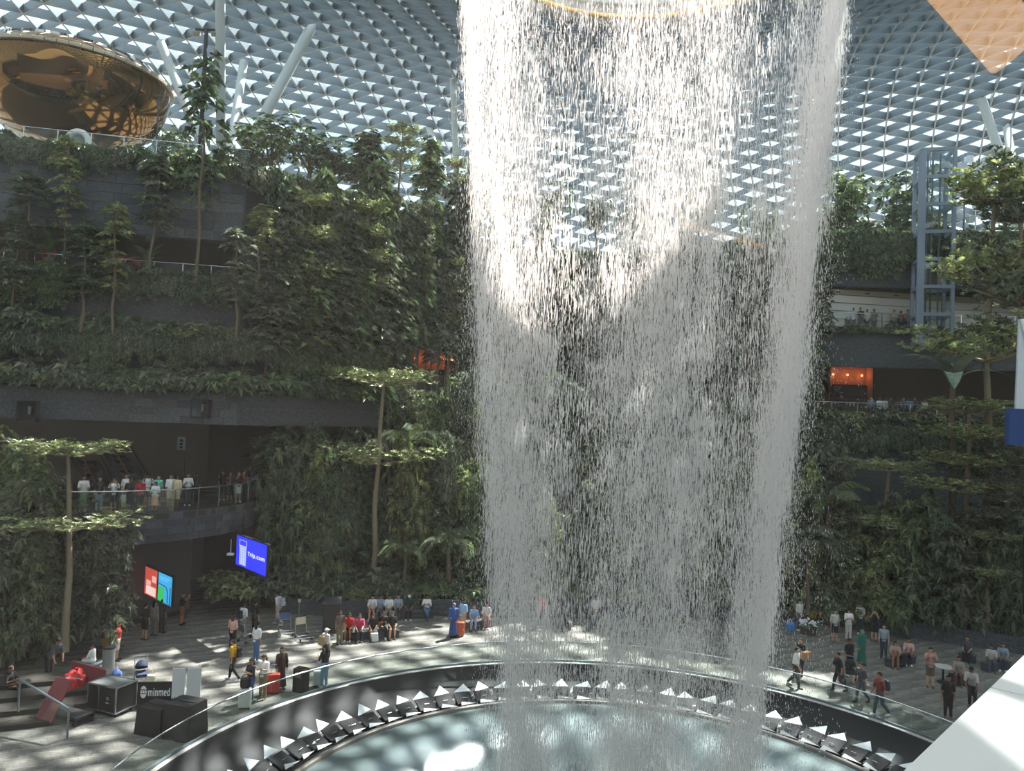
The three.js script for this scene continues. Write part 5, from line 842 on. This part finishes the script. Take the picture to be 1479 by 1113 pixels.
const tvTex = canvasTex(512, 512, (c, w, h) => { c.fillStyle = '#b5473c'; c.fillRect(0, 0, 245, 512); c.fillStyle = '#d9a79c'; c.fillRect(30, 230, 90, 90); c.fillRect(140, 120, 80, 120); c.fillStyle = '#e3c2ba'; c.fillRect(30, 330, 190, 160); c.fillStyle = '#16181a'; c.fillRect(240, 0, 22, 512); c.fillStyle = '#3aa0d8'; c.fillRect(262, 0, 250, 512); c.fillStyle = '#7cc7ea'; c.fillRect(280, 60, 200, 14); c.fillRect(280, 100, 160, 14); c.fillStyle = '#35b05e'; c.fillRect(262, 250, 120, 262); c.strokeStyle = '#0e1a22'; c.lineWidth = 16; c.beginPath(); c.moveTo(270, 200); c.lineTo(400, 215); c.quadraticCurveTo(450, 230, 440, 500); c.stroke(); c.beginPath(); c.moveTo(485, 200); c.lineTo(485, 512); c.stroke(); });
glowScreen([[210, 812], [247, 845], [247, 881], [212, 851]], [-40.5, -38.2], tvTex, 'colourful wall screen in red blue and green behind the standing visitors', 0.6);
{ const a = atZ(228, 840, -40.2), w = thing('screen_wall', 'sloping grey partition that carries the colourful screen', 'partition', [a.x - 0.6, 0, a.z - 0.7], 0.98); part('panel', box(4.6, 4.2, 0.3, 0, 2.1, -0.2), cm(0x4a4744), w); part('skirting', box(4.6, 0.25, 0.34, 0, 0.125, -0.2), MT.dark, w); }
// escalators in the second storey hall
function escalator(px, label) { const a = atZ(px[0], px[1], -52), b = atZ(px[2], px[3], -47); const g = thing('escalator', label, 'escalator', b), d = a.clone().sub(b); const side = V(-d.z, 0, d.x).setLength(0.55);
  part('truss', M([-1, 1].map((s) => rod(side.clone().multiplyScalar(s).add(V(0, -0.4, 0)), d.clone().addScaledVector(side, s).add(V(0, -0.4, 0)), 0.22, 0.22, 6))), cm(0x4c5054, 0.5), g); for (const s of [-1, 1]) part('handrail', rod(side.clone().multiplyScalar(s).add(V(0, 0.55, 0)), d.clone().addScaledVector(side, s).add(V(0, 0.55, 0)), 0.05, 0.05, 8), s < 0 ? std(0x9a7a52, 0.4) : MT.chrome, g);
  const n = 12; for (let k = 0; k < n; k++) part('tread', box(0.95, 0.18, 0.4, 0, 0, 0, -Math.atan2(d.z, d.x) + Math.PI / 2).translate(d.x * (k + 0.5) / n, d.y * (k + 0.5) / n - 0.3, d.z * (k + 0.5) / n), cm(0x33363a, 0.5), g); }
escalator([100, 605, 152, 712], 'escalator with wooden coloured handrail behind the tree crown'); escalator([150, 615, 200, 700], 'escalator with pale handrail beside the brown shopfront');
// warm shop interiors
function shop(px0, py0, px1, py1, z, color, lamp, label, n = 3) {
  const a = atZ(px0, py1, z), b = atZ(px1, py0, z), w = b.x - a.x, h = b.y - a.y, g = thing('shopfront', label, 'shopfront', [(a.x + b.x) / 2, a.y, z]);
  part('back_panel', box(w, h, 0.1, 0, h / 2, -1.2), cm(color), g); part('side_panel', box(0.1, h, 1.2, -w / 2, h / 2, -0.6), cm(color), g); part('side_panel', box(0.1, h, 1.2, w / 2, h / 2, -0.6), cm(color), g); part('counter', box(w * 0.8, 0.9, 0.4, 0, 0.45, -0.5), cm(0x3a2a20), g); part('header', box(w, 0.25, 0.2, 0, h, 0), cm(0x5a3a26), g);
  for (let k = 0; k < n; k++) { const x = (k + 0.5) / n * w - w / 2, q = part('lamp', new THREE.SphereGeometry(0.09, 10, 8).translate(x, h * 0.7, -0.7), std(0x000000, 1, { emissive: lamp, emissiveIntensity: 1.0 }), g), l = new THREE.PointLight(lamp, 0.9, 0, 2); l.position.set(g.position.x + x, g.position.y + h * 0.7, z - 0.7); l.castShadow = true; scene.add(l); }
}
shop(588, 505, 662, 548, -62, 0x6a3a22, 0xffae70, 'orange lit restaurant front in the planted cliff', 4);
shop(1198, 528, 1262, 572, -56, 0x6a4028, 0xffae70, 'orange lit shop on the third storey beside the spray', 3);
shop(185, 618, 270, 690, -53, 0x4a2c20, 0xff9560, 'dim brown shopfront behind the balcony crowd', 3);
{ const a = atZ(263, 630, -47.5), g = thing('notice_panel', 'pale blue upright notice panel in the balcony hall', 'sign', [a.x, LV[1], a.z]); const t = canvasTex(128, 256, (c) => { c.fillStyle = '#9db6c4'; c.fillRect(0, 0, 128, 256); c.fillStyle = '#2f3a42'; for (const y of [40, 110, 180]) { c.beginPath(); c.arc(64, y + 20, 24, 0, 7); c.fill(); c.fillRect(30, y + 36, 68, 12); } }); part('post', box(0.5, 2.4, 0.1, 0, 1.2, 0), cm(0x5a5450), g); const f = part('printed_face', new THREE.PlaneGeometry(0.48, 0.75), std(0xffffff, 0.6, { map: t }), g); f.position.set(0, 3.0, 0.06); part('panel', box(0.5, 0.8, 0.1, 0, 3.0, 0), cm(0x9db6c4), g); }
// pale shopfront bands and galleries on the right
{
  const g = thing('gallery_shopfront', 'pale cream shopfront with stepped horizontal bands beside the lift tower', 'shopfront', [29, LV[3], -54.4], 0.13); const w = 22;
  part('soffit_band', box(w, 0.35, 0.5, 0, 2.75, 0.2), cm(0xb7ae98), g); for (let k = 0; k < 4; k++) part('band', box(w, 0.5, 0.3, 0, 2.3 - k * 0.54, 0.1 - k * 0.12), cm(0xe9e7dd), g); part('base', box(w, 0.9, 0.2, 0, 0.4, -0.4), cm(0x5c4638), g);
  for (let k = 0; k < 9; k++) part('downlight', box(0.3, 0.05, 0.2, -9 + k * 2.2, 2.72, 0.46), MT.black, g);
  const L4 = inset(RIGHT.slice(0, 3), 0.45).map(([x, z]) => V(x, 18.3, z)), seg = []; for (let i = 0; i < L4.length - 1; i++) for (let k = 0; k < 9; k++) seg.push(L4[i].clone().lerp(L4[i + 1], k / 9)); seg.push(L4[L4.length - 1]);
  railing('gallery_railing', 'glass railing of the fourth storey gallery on the right', seg, 1.05, { posts: true, r: 0.025 });
  railing('gallery_railing', 'glass railing of the third storey gallery on the right', seg.map((p) => V(p.x, 12.2, p.z + 0.5)), 1.05, { posts: true, r: 0.025 });
  const LL = inset(LEFT.slice(2, 5), 0.5).map(([x, z]) => V(x, 18.05, z)), s2 = []; for (let i = 0; i < LL.length - 1; i++) for (let k = 0; k < 8; k++) s2.push(LL[i].clone().lerp(LL[i + 1], k / 8)); s2.push(LL[LL.length - 1]);
  railing('gallery_railing', 'metal and glass railing along the open gallery on the left', s2, 1.1, { posts: true, r: 0.025 });
  railing('garden_railing', 'glass railing along the top garden by the bronze bowl', inset(LEFT.slice(2, 5), -1.6).flatMap(([x, z], i, a) => i < a.length - 1 ? [0, 1, 2, 3, 4, 5, 6].map((k) => V(x + (a[i + 1][0] - x) * k / 7, 24.35, z + (a[i + 1][1] - z) * k / 7)) : [V(x, 24.35, z)]), 2.1, { posts: true, r: 0.025 });
}
{ // lift tower
  const a = atZ(1345, 470, -50.4), g = thing('lift_tower', 'tall grey steel lift tower with glazed frames', 'tower', [a.x, 17.3, a.z], -0.25), H = 12.6, w = 1.9, d = 1.9;
  for (const x of [-1, 1]) for (const z of [-1, 1]) part('corner_post', box(x < 0 && z > 0 ? 0.42 : 0.2, H, 0.3, x * w / 2, H / 2, z * d / 2), cm(0x7f8b9a, 0.5), g);
  for (let k = 0; k <= 7; k++) part('cross_frame', M([box(w, 0.22, 0.2, 0, k * H / 7, d / 2), box(w, 0.22, 0.2, 0, k * H / 7, -d / 2), box(0.2, 0.22, d, -w / 2, k * H / 7, 0), box(0.2, 0.22, d, w / 2, k * H / 7, 0)]), cm(0x7f8b9a, 0.5), g);
  for (let k = 0; k < 7; k++) part('glass_panel', box(w - 0.3, H / 7 - 0.25, 0.03, 0, (k + 0.5) * H / 7, d / 2 - 0.1), MT.glassRail, g);
  part('guide_rails', M([-0.4, -0.1, 0.35].map((x) => rod([x, 0, 0], [x, H, 0], 0.06, 0.06, 6))), cm(0x5b6470, 0.4), g);
  const b = thing('roof_walkway', 'grey steel walkway with rails beside the lift tower', 'walkway', [a.x + 1.2, 23.2, a.z], -0.25); part('deck', box(5, 0.4, 2.2, 2.4, 0, 0), cm(0x54595e), b); part('rail', M([0, 1, 2, 3, 4, 5, 6, 7, 8].map((k) => rod([k * 0.6, 0.2, 1.05], [k * 0.6, 1.3, 1.05], 0.025, 0.025, 6)).concat([rod([0, 1.3, 1.05], [4.9, 1.3, 1.05], 0.03, 0.03, 6)])), MT.steel, b);
  const n = thing('cube_cluster', 'cluster of pale stacked cubes above the walkway', 'sculpture', [a.x + 2.6, 27.8, a.z - 1.0]); const geo = rbox(0.42, 0.42, 0.42, 0.02); for (let k = 0; k < 34; k++) { const q = part('cube', geo, cm(pick([0xdfe6ea, 0xc8d0d6, 0xb5bec6]), 0.4), n); q.position.set(rr(-1.7, 1.7), rr(-2.0, 2.2), rr(-0.5, 0.5)); } part('mast', rod([0, -2.9, 0], [0, 2.6, 0], 0.07, 0.05, 8), MT.steel, n);
}
// ---------------------------------------------------------------- top garden: bronze bowl, lamp mast, odds and ends
{
  const rim = [atZ(-22, 116, -47), atZ(236, 124, -47)], c = rim[0].clone().add(rim[1]).multiplyScalar(0.5), R = (rim[1].x - rim[0].x) / 2, g = thing('bronze_bowl', 'huge mirror-polished bronze bowl on the top garden', 'sculpture', [c.x, 26.8, c.z]), H = c.y - 26.8;
  const pf = []; for (let i = 0; i <= 26; i++) { const t = i / 26; pf.push(new THREE.Vector2(0.5 + (R - 0.5) * Math.pow(Math.sin(t * Math.PI / 2), 1.0), H * (1 - Math.pow(Math.cos(t * Math.PI / 2), 1.0)) + 0.05)); } pf.push(new THREE.Vector2(R * 0.985, H + 0.35), new THREE.Vector2(R * 0.9, H + 0.95), new THREE.Vector2(R * 0.6, H + 1.4), new THREE.Vector2(0.01, H + 1.6));
  const bg = new THREE.LatheGeometry(pf, 96), q = bg.attributes.position; for (let i = 0; i < q.count; i++) { const y = q.getY(i) / H, x = q.getX(i), k = 1 + 0.03 * fbm(x * 0.3, y * 2, q.getZ(i) * 0.3, 2); q.setX(i, x * k); q.setZ(i, q.getZ(i) * k); } bg.computeVertexNormals();
  part('shell', bg, std(0x6e5230, 0.05, { metalness: 1, side: THREE.DoubleSide }), g);
  part('foot', new THREE.CylinderGeometry(0.9, 1.6, 2.8, 24).translate(0, -1.35, 0), MT.chrome, g);
  const rg = []; for (let k = 0; k < 60; k++) { const a = k / 60 * TAU, x = Math.cos(a) * R * 1.0, z = Math.sin(a) * R; part('rim_tile', rbox(R * TAU / 62, 0.22, 0.3, 0.03, 0, 0, 0, -a + Math.PI / 2), std(0xa89c88, 0.35, { metalness: 0.4 }), g).position.set(x, H + 0.2, z); }
  const mast = thing('lamp_mast', 'tall dark mast with two floodlights above the parapet', 'lamp', atZ(288, 235, -46)); const top = atZ(290, 42, -46).sub(mast.position); part('pole', rod([0, -1, 0], [0, top.y, 0], 0.14, 0.11, 10), cm(0x2b2d31, 0.6), mast); part('crossbar', box(1.3, 0.12, 0.12, 0, top.y - 0.05, 0), cm(0x2b2d31), mast); for (const s of [-1, 1]) part('floodlight', M([rbox(0.4, 0.28, 0.25, 0.04, s * 0.55, top.y - 0.3, 0.05, 0, 0.5)]), cm(0x9a8a78, 0.5), mast);
  const m2 = thing('lamp_mast', 'thin grey pole beside the edge of the bronze bowl', 'pole', atZ(224, 240, -45)); part('pole', rod([0, -0.6, 0], [0, 4.2, 0], 0.07, 0.05, 8), cm(0x4c5054), m2); part('cap', rbox(0.5, 0.1, 0.2, 0.03, 0, 4.2, 0), cm(0x4c5054), m2);
  const sp = thing('slide_tube', 'white round chute mouth at the foot of the bronze bowl', 'slide', atZ(112, 205, -43.6)); part('ring', new THREE.TorusGeometry(0.62, 0.16, 12, 36), MT.white, sp); part('inner_tube', new THREE.CylinderGeometry(0.5, 0.5, 1.2, 28, 1, true).rotateX(Math.PI / 2).translate(0, 0, -0.6), std(0x9aa4ac, 0.3, { side: THREE.DoubleSide }), sp); part('stand', box(0.5, 1.0, 0.4, 0, -1.0, -0.3), cm(0xd8a24a), sp);
}
// round terracotta figures at the open gallery
for (const [x, y, s, l] of [[35, 397, 1.0, 'round terracotta figure nearer the bright banana plant'], [68, 397, 1.15, 'round terracotta figure with big ball head at the gallery rail'], [48, 402, 0.6, 'small terracotta figure between the two larger ones']]) { const p = atZ(x, y, -41.2); p.y = 18.25; const g = thing('terracotta_figure', l, 'figure', p); part('body', new THREE.LatheGeometry([[0.02, 0], [0.26, 0.02], [0.3, 0.3], [0.24, 0.6], [0.16, 0.72], [0.02, 0.75]].map(([a, b]) => new THREE.Vector2(a * s, b * s)), 20), cm(0xa8623f), g); part('head', new THREE.SphereGeometry(0.34 * s, 18, 14).scale(1, 0.92, 1).translate(0, 1.02 * s, 0), cm(0xb56f48), g); part('ears', M([-1, 1].map((k) => new THREE.SphereGeometry(0.1 * s, 8, 6).translate(k * 0.28 * s, 1.25 * s, 0))), cm(0xb56f48), g); }
{ const p = atZ(182, 412, -41.6); p.y = 18.25; const g = thing('bench', 'dull red bench back along the gallery rail', 'bench', p, 0.2); part('seat', box(1.5, 0.1, 0.5, 0, 0.45, 0), cm(0x7c3f3c), g); part('backrest', rbox(1.5, 0.55, 0.08, 0.02, 0, 0.8, 0.2), cm(0x7c3f3c), g); for (const s of [-1, 1]) part('leg', box(0.08, 0.45, 0.45, s * 0.65, 0.22, 0), MT.dark, g); }
// tall tilted sail panel and blue hoarding at the right edge
{ const g = thing('sail_panel', 'tall white tapering panel on blue base beside the right-hand trees', 'panel', atZ(1468, 590, -36)); const s = new THREE.Shape([[-0.1, 0], [1.4, 0], [1.4, 4.2], [0.0, 4.2]].map(([x, y]) => new THREE.Vector2(x, y))); part('panel', new THREE.ExtrudeGeometry(s, { depth: 0.12, bevelEnabled: false }), cm(0xc6ced2, 0.5), g); part('brace', rod([0.05, 4.2, 0.2], [1.1, 0.4, 0.2], 0.09, 0.09, 8), MT.white, g); part('base', box(2.0, 1.7, 0.3, 0.6, -0.85, -0.05), cm(0x1d3f78), g); part('post', rod([0.7, -1.6, -0.05], [0.7, -9.5, -0.05], 0.2, 0.2, 10), MT.dark, g); }
// lamp post, bollard light, flower clumps and other small things
{ const p = atZ(36, 905, -33.6); p.y = 0.8; const g = thing('lamp_post', 'dark lamp post with pale grey box among the lower left leaves', 'lamp', p), h = atZ(36, 715, -33.6).y - 0.8; part('pole', rod([0, 0, 0], [0, h + 0.4, 0], 0.09, 0.07, 10), cm(0x3a3d3e, 0.6), g); part('arm', box(1.1, 0.08, 0.1, 0.3, h + 0.3, 0), cm(0x3a3d3e), g); part('grey_box', rbox(0.32, 0.36, 0.2, 0.03, 0.45, h - 0.05, 0.1), cm(0xc9ccca, 0.6), g); }
{ const g = thing('bollard_light', 'slim pale bollard light beside the black kiosk', 'lamp', gp(431, 900)); part('post', rod([0, 0, 0], [0, 1.15, 0], 0.05, 0.05, 10), MT.steel, g); part('cap', new THREE.CylinderGeometry(0.09, 0.07, 0.14, 14).translate(0, 1.2, 0), MT.white, g); }
{ const a = atZ(333, 800, -40.5), g = thing('hanging_sensor', 'small white box hanging on a rod beside the blue screen', 'sensor', a), h = LV[1] - 1.5 - a.y; part('rod', rod([0, 0, 0], [0, h, 0], 0.03, 0.03, 8), MT.steelWhite, g); part('box', rbox(0.34, 0.12, 0.2, 0.02, 0, 0, 0), MT.white, g); }
for (const [x, y, c, l] of [[1176, 893, 0xc9a634, 'clump of yellow flowers at the foot of the spray'], [1168, 907, 0xdedfe0, 'clump of white flowers beside the yellow flowers']]) { const g = thing('flower_clump', l, 'flowers', gp(x, y + 8)); part('pot', new THREE.CylinderGeometry(0.5, 0.42, 0.35, 18).translate(0, 0.175, 0), cm(0x4a4744), g); const b = []; for (let k = 0; k < 60; k++) b.push(new THREE.SphereGeometry(rr(0.04, 0.08), 6, 5).translate(rr(-0.5, 0.5), rr(0.42, 0.75), rr(-0.4, 0.4))); part('blossoms', M(b), cm(c), g, 'stuff'); const lv = new Leaves('mid'); for (let k = 0; k < 40; k++) lv.rosette(V(rr(-0.5, 0.5), rr(0.3, 0.6), rr(-0.4, 0.4)), YUP, 6, 0.22, 0.07, 0.2); part('foliage', lv.geo(), leafMat, g, 'stuff'); }
{ const g = thing('cafe_table', 'small round table beside the right-hand seats', 'table', gp(1362, 985)); part('top', new THREE.CylinderGeometry(0.42, 0.42, 0.04, 28).translate(0, 0.72, 0), cm(0xb9b6b0, 0.5), g); part('stem', rod([0, 0.03, 0], [0, 0.7, 0], 0.04, 0.04, 10), MT.dark, g); part('base', new THREE.CylinderGeometry(0.25, 0.27, 0.03, 24).translate(0, 0.015, 0), MT.dark, g); }
{ const p = gp(1156, 975), g = thing('cardboard_box', 'brown cardboard box held by the person in black', 'box', [p.x + 0.1, 1.05, p.z + 0.3], 0.4); part('carton', box(0.42, 0.3, 0.3), cm(0xa07d58), g); part('tape', box(0.06, 0.305, 0.305), cm(0xc7a983), g); }
// ---------------------------------------------------------------- white ledge just outside the viewer's window
{
  const h = 1.25, y = EYE - h; const P = [onY(1300, 1120, y), onY(1489, 930, y), onY(1640, 930, y), onY(1640, 1250, y), onY(1240, 1180, y)];
  const a = onY(1305, 1113, y), b = onY(1479, 946, y), d = b.clone().sub(a).normalize(), n = V(-d.z, 0, d.x); if (n.x < 0) n.negate();
  const g = struct('ledge', null, null, 'sunlit white ledge outside the viewer window', 'ledge'), q = (s, t) => a.clone().addScaledVector(d, s).addScaledVector(n, t), L = a.distanceTo(b), jo = onY(1434, 993, y).sub(a).dot(d);
  for (const [s0, s1] of [[-2.5, jo - 0.004], [jo + 0.004, L + 3]]) { const poly = [q(s0, 0), q(s1, 0), q(s1, 2.2), q(s0, 2.2)].map((v) => [v.x, v.z]); part('cap_slab', plate(poly, y, 0.12), cm(0xe4e3dd, 0.6), g); }
  part('wall', plate([q(-2.5, 0.05), q(L + 3, 0.05), q(L + 3, 2.2), q(-2.5, 2.2)].map((v) => [v.x, v.z]), y - 0.12, 1.2), cm(0xcfcec8), g);
}

// glowing pendant bars in the viewer room, mirrored in the window pane
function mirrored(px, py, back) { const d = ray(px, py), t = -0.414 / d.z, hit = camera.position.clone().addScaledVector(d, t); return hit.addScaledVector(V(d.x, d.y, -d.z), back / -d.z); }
{
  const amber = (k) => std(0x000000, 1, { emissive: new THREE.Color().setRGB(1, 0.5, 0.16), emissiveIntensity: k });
  const bar = (p0, p1, w, label, k, lum) => {
    const d = p1.clone().sub(p0), L = d.length(), g = thing('pendant_lamp', label, 'lamp', p0.clone().add(p1).multiplyScalar(0.5)); g.quaternion.setFromUnitVectors(V(1, 0, 0), d.clone().normalize());
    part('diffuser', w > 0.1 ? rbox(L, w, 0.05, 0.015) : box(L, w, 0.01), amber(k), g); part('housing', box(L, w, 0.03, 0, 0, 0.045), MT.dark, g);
    const l = new THREE.PointLight(0xff9a45, lum, 0, 2); l.position.set(g.position.x, 13.55, 1.2); l.castShadow = true; scene.add(l);
  };
  bar(mirrored(1352, -70, 1.6), mirrored(1478, 74, 1.6), 0.17, 'broad amber lamp bar in the viewer room mirrored in the window', 5.5, 0.8);
  bar(mirrored(985, 322, 1.7), mirrored(1105, 355, 1.7), 0.009, 'thin amber lamp strip in the viewer room mirrored in the window', 2.2, 0.1);
}
scene.traverse((o) => { if (o.isMesh || o.isInstancedMesh) { o.castShadow = true; o.receiveShadow = true; } });
renderer.render(scene, camera);
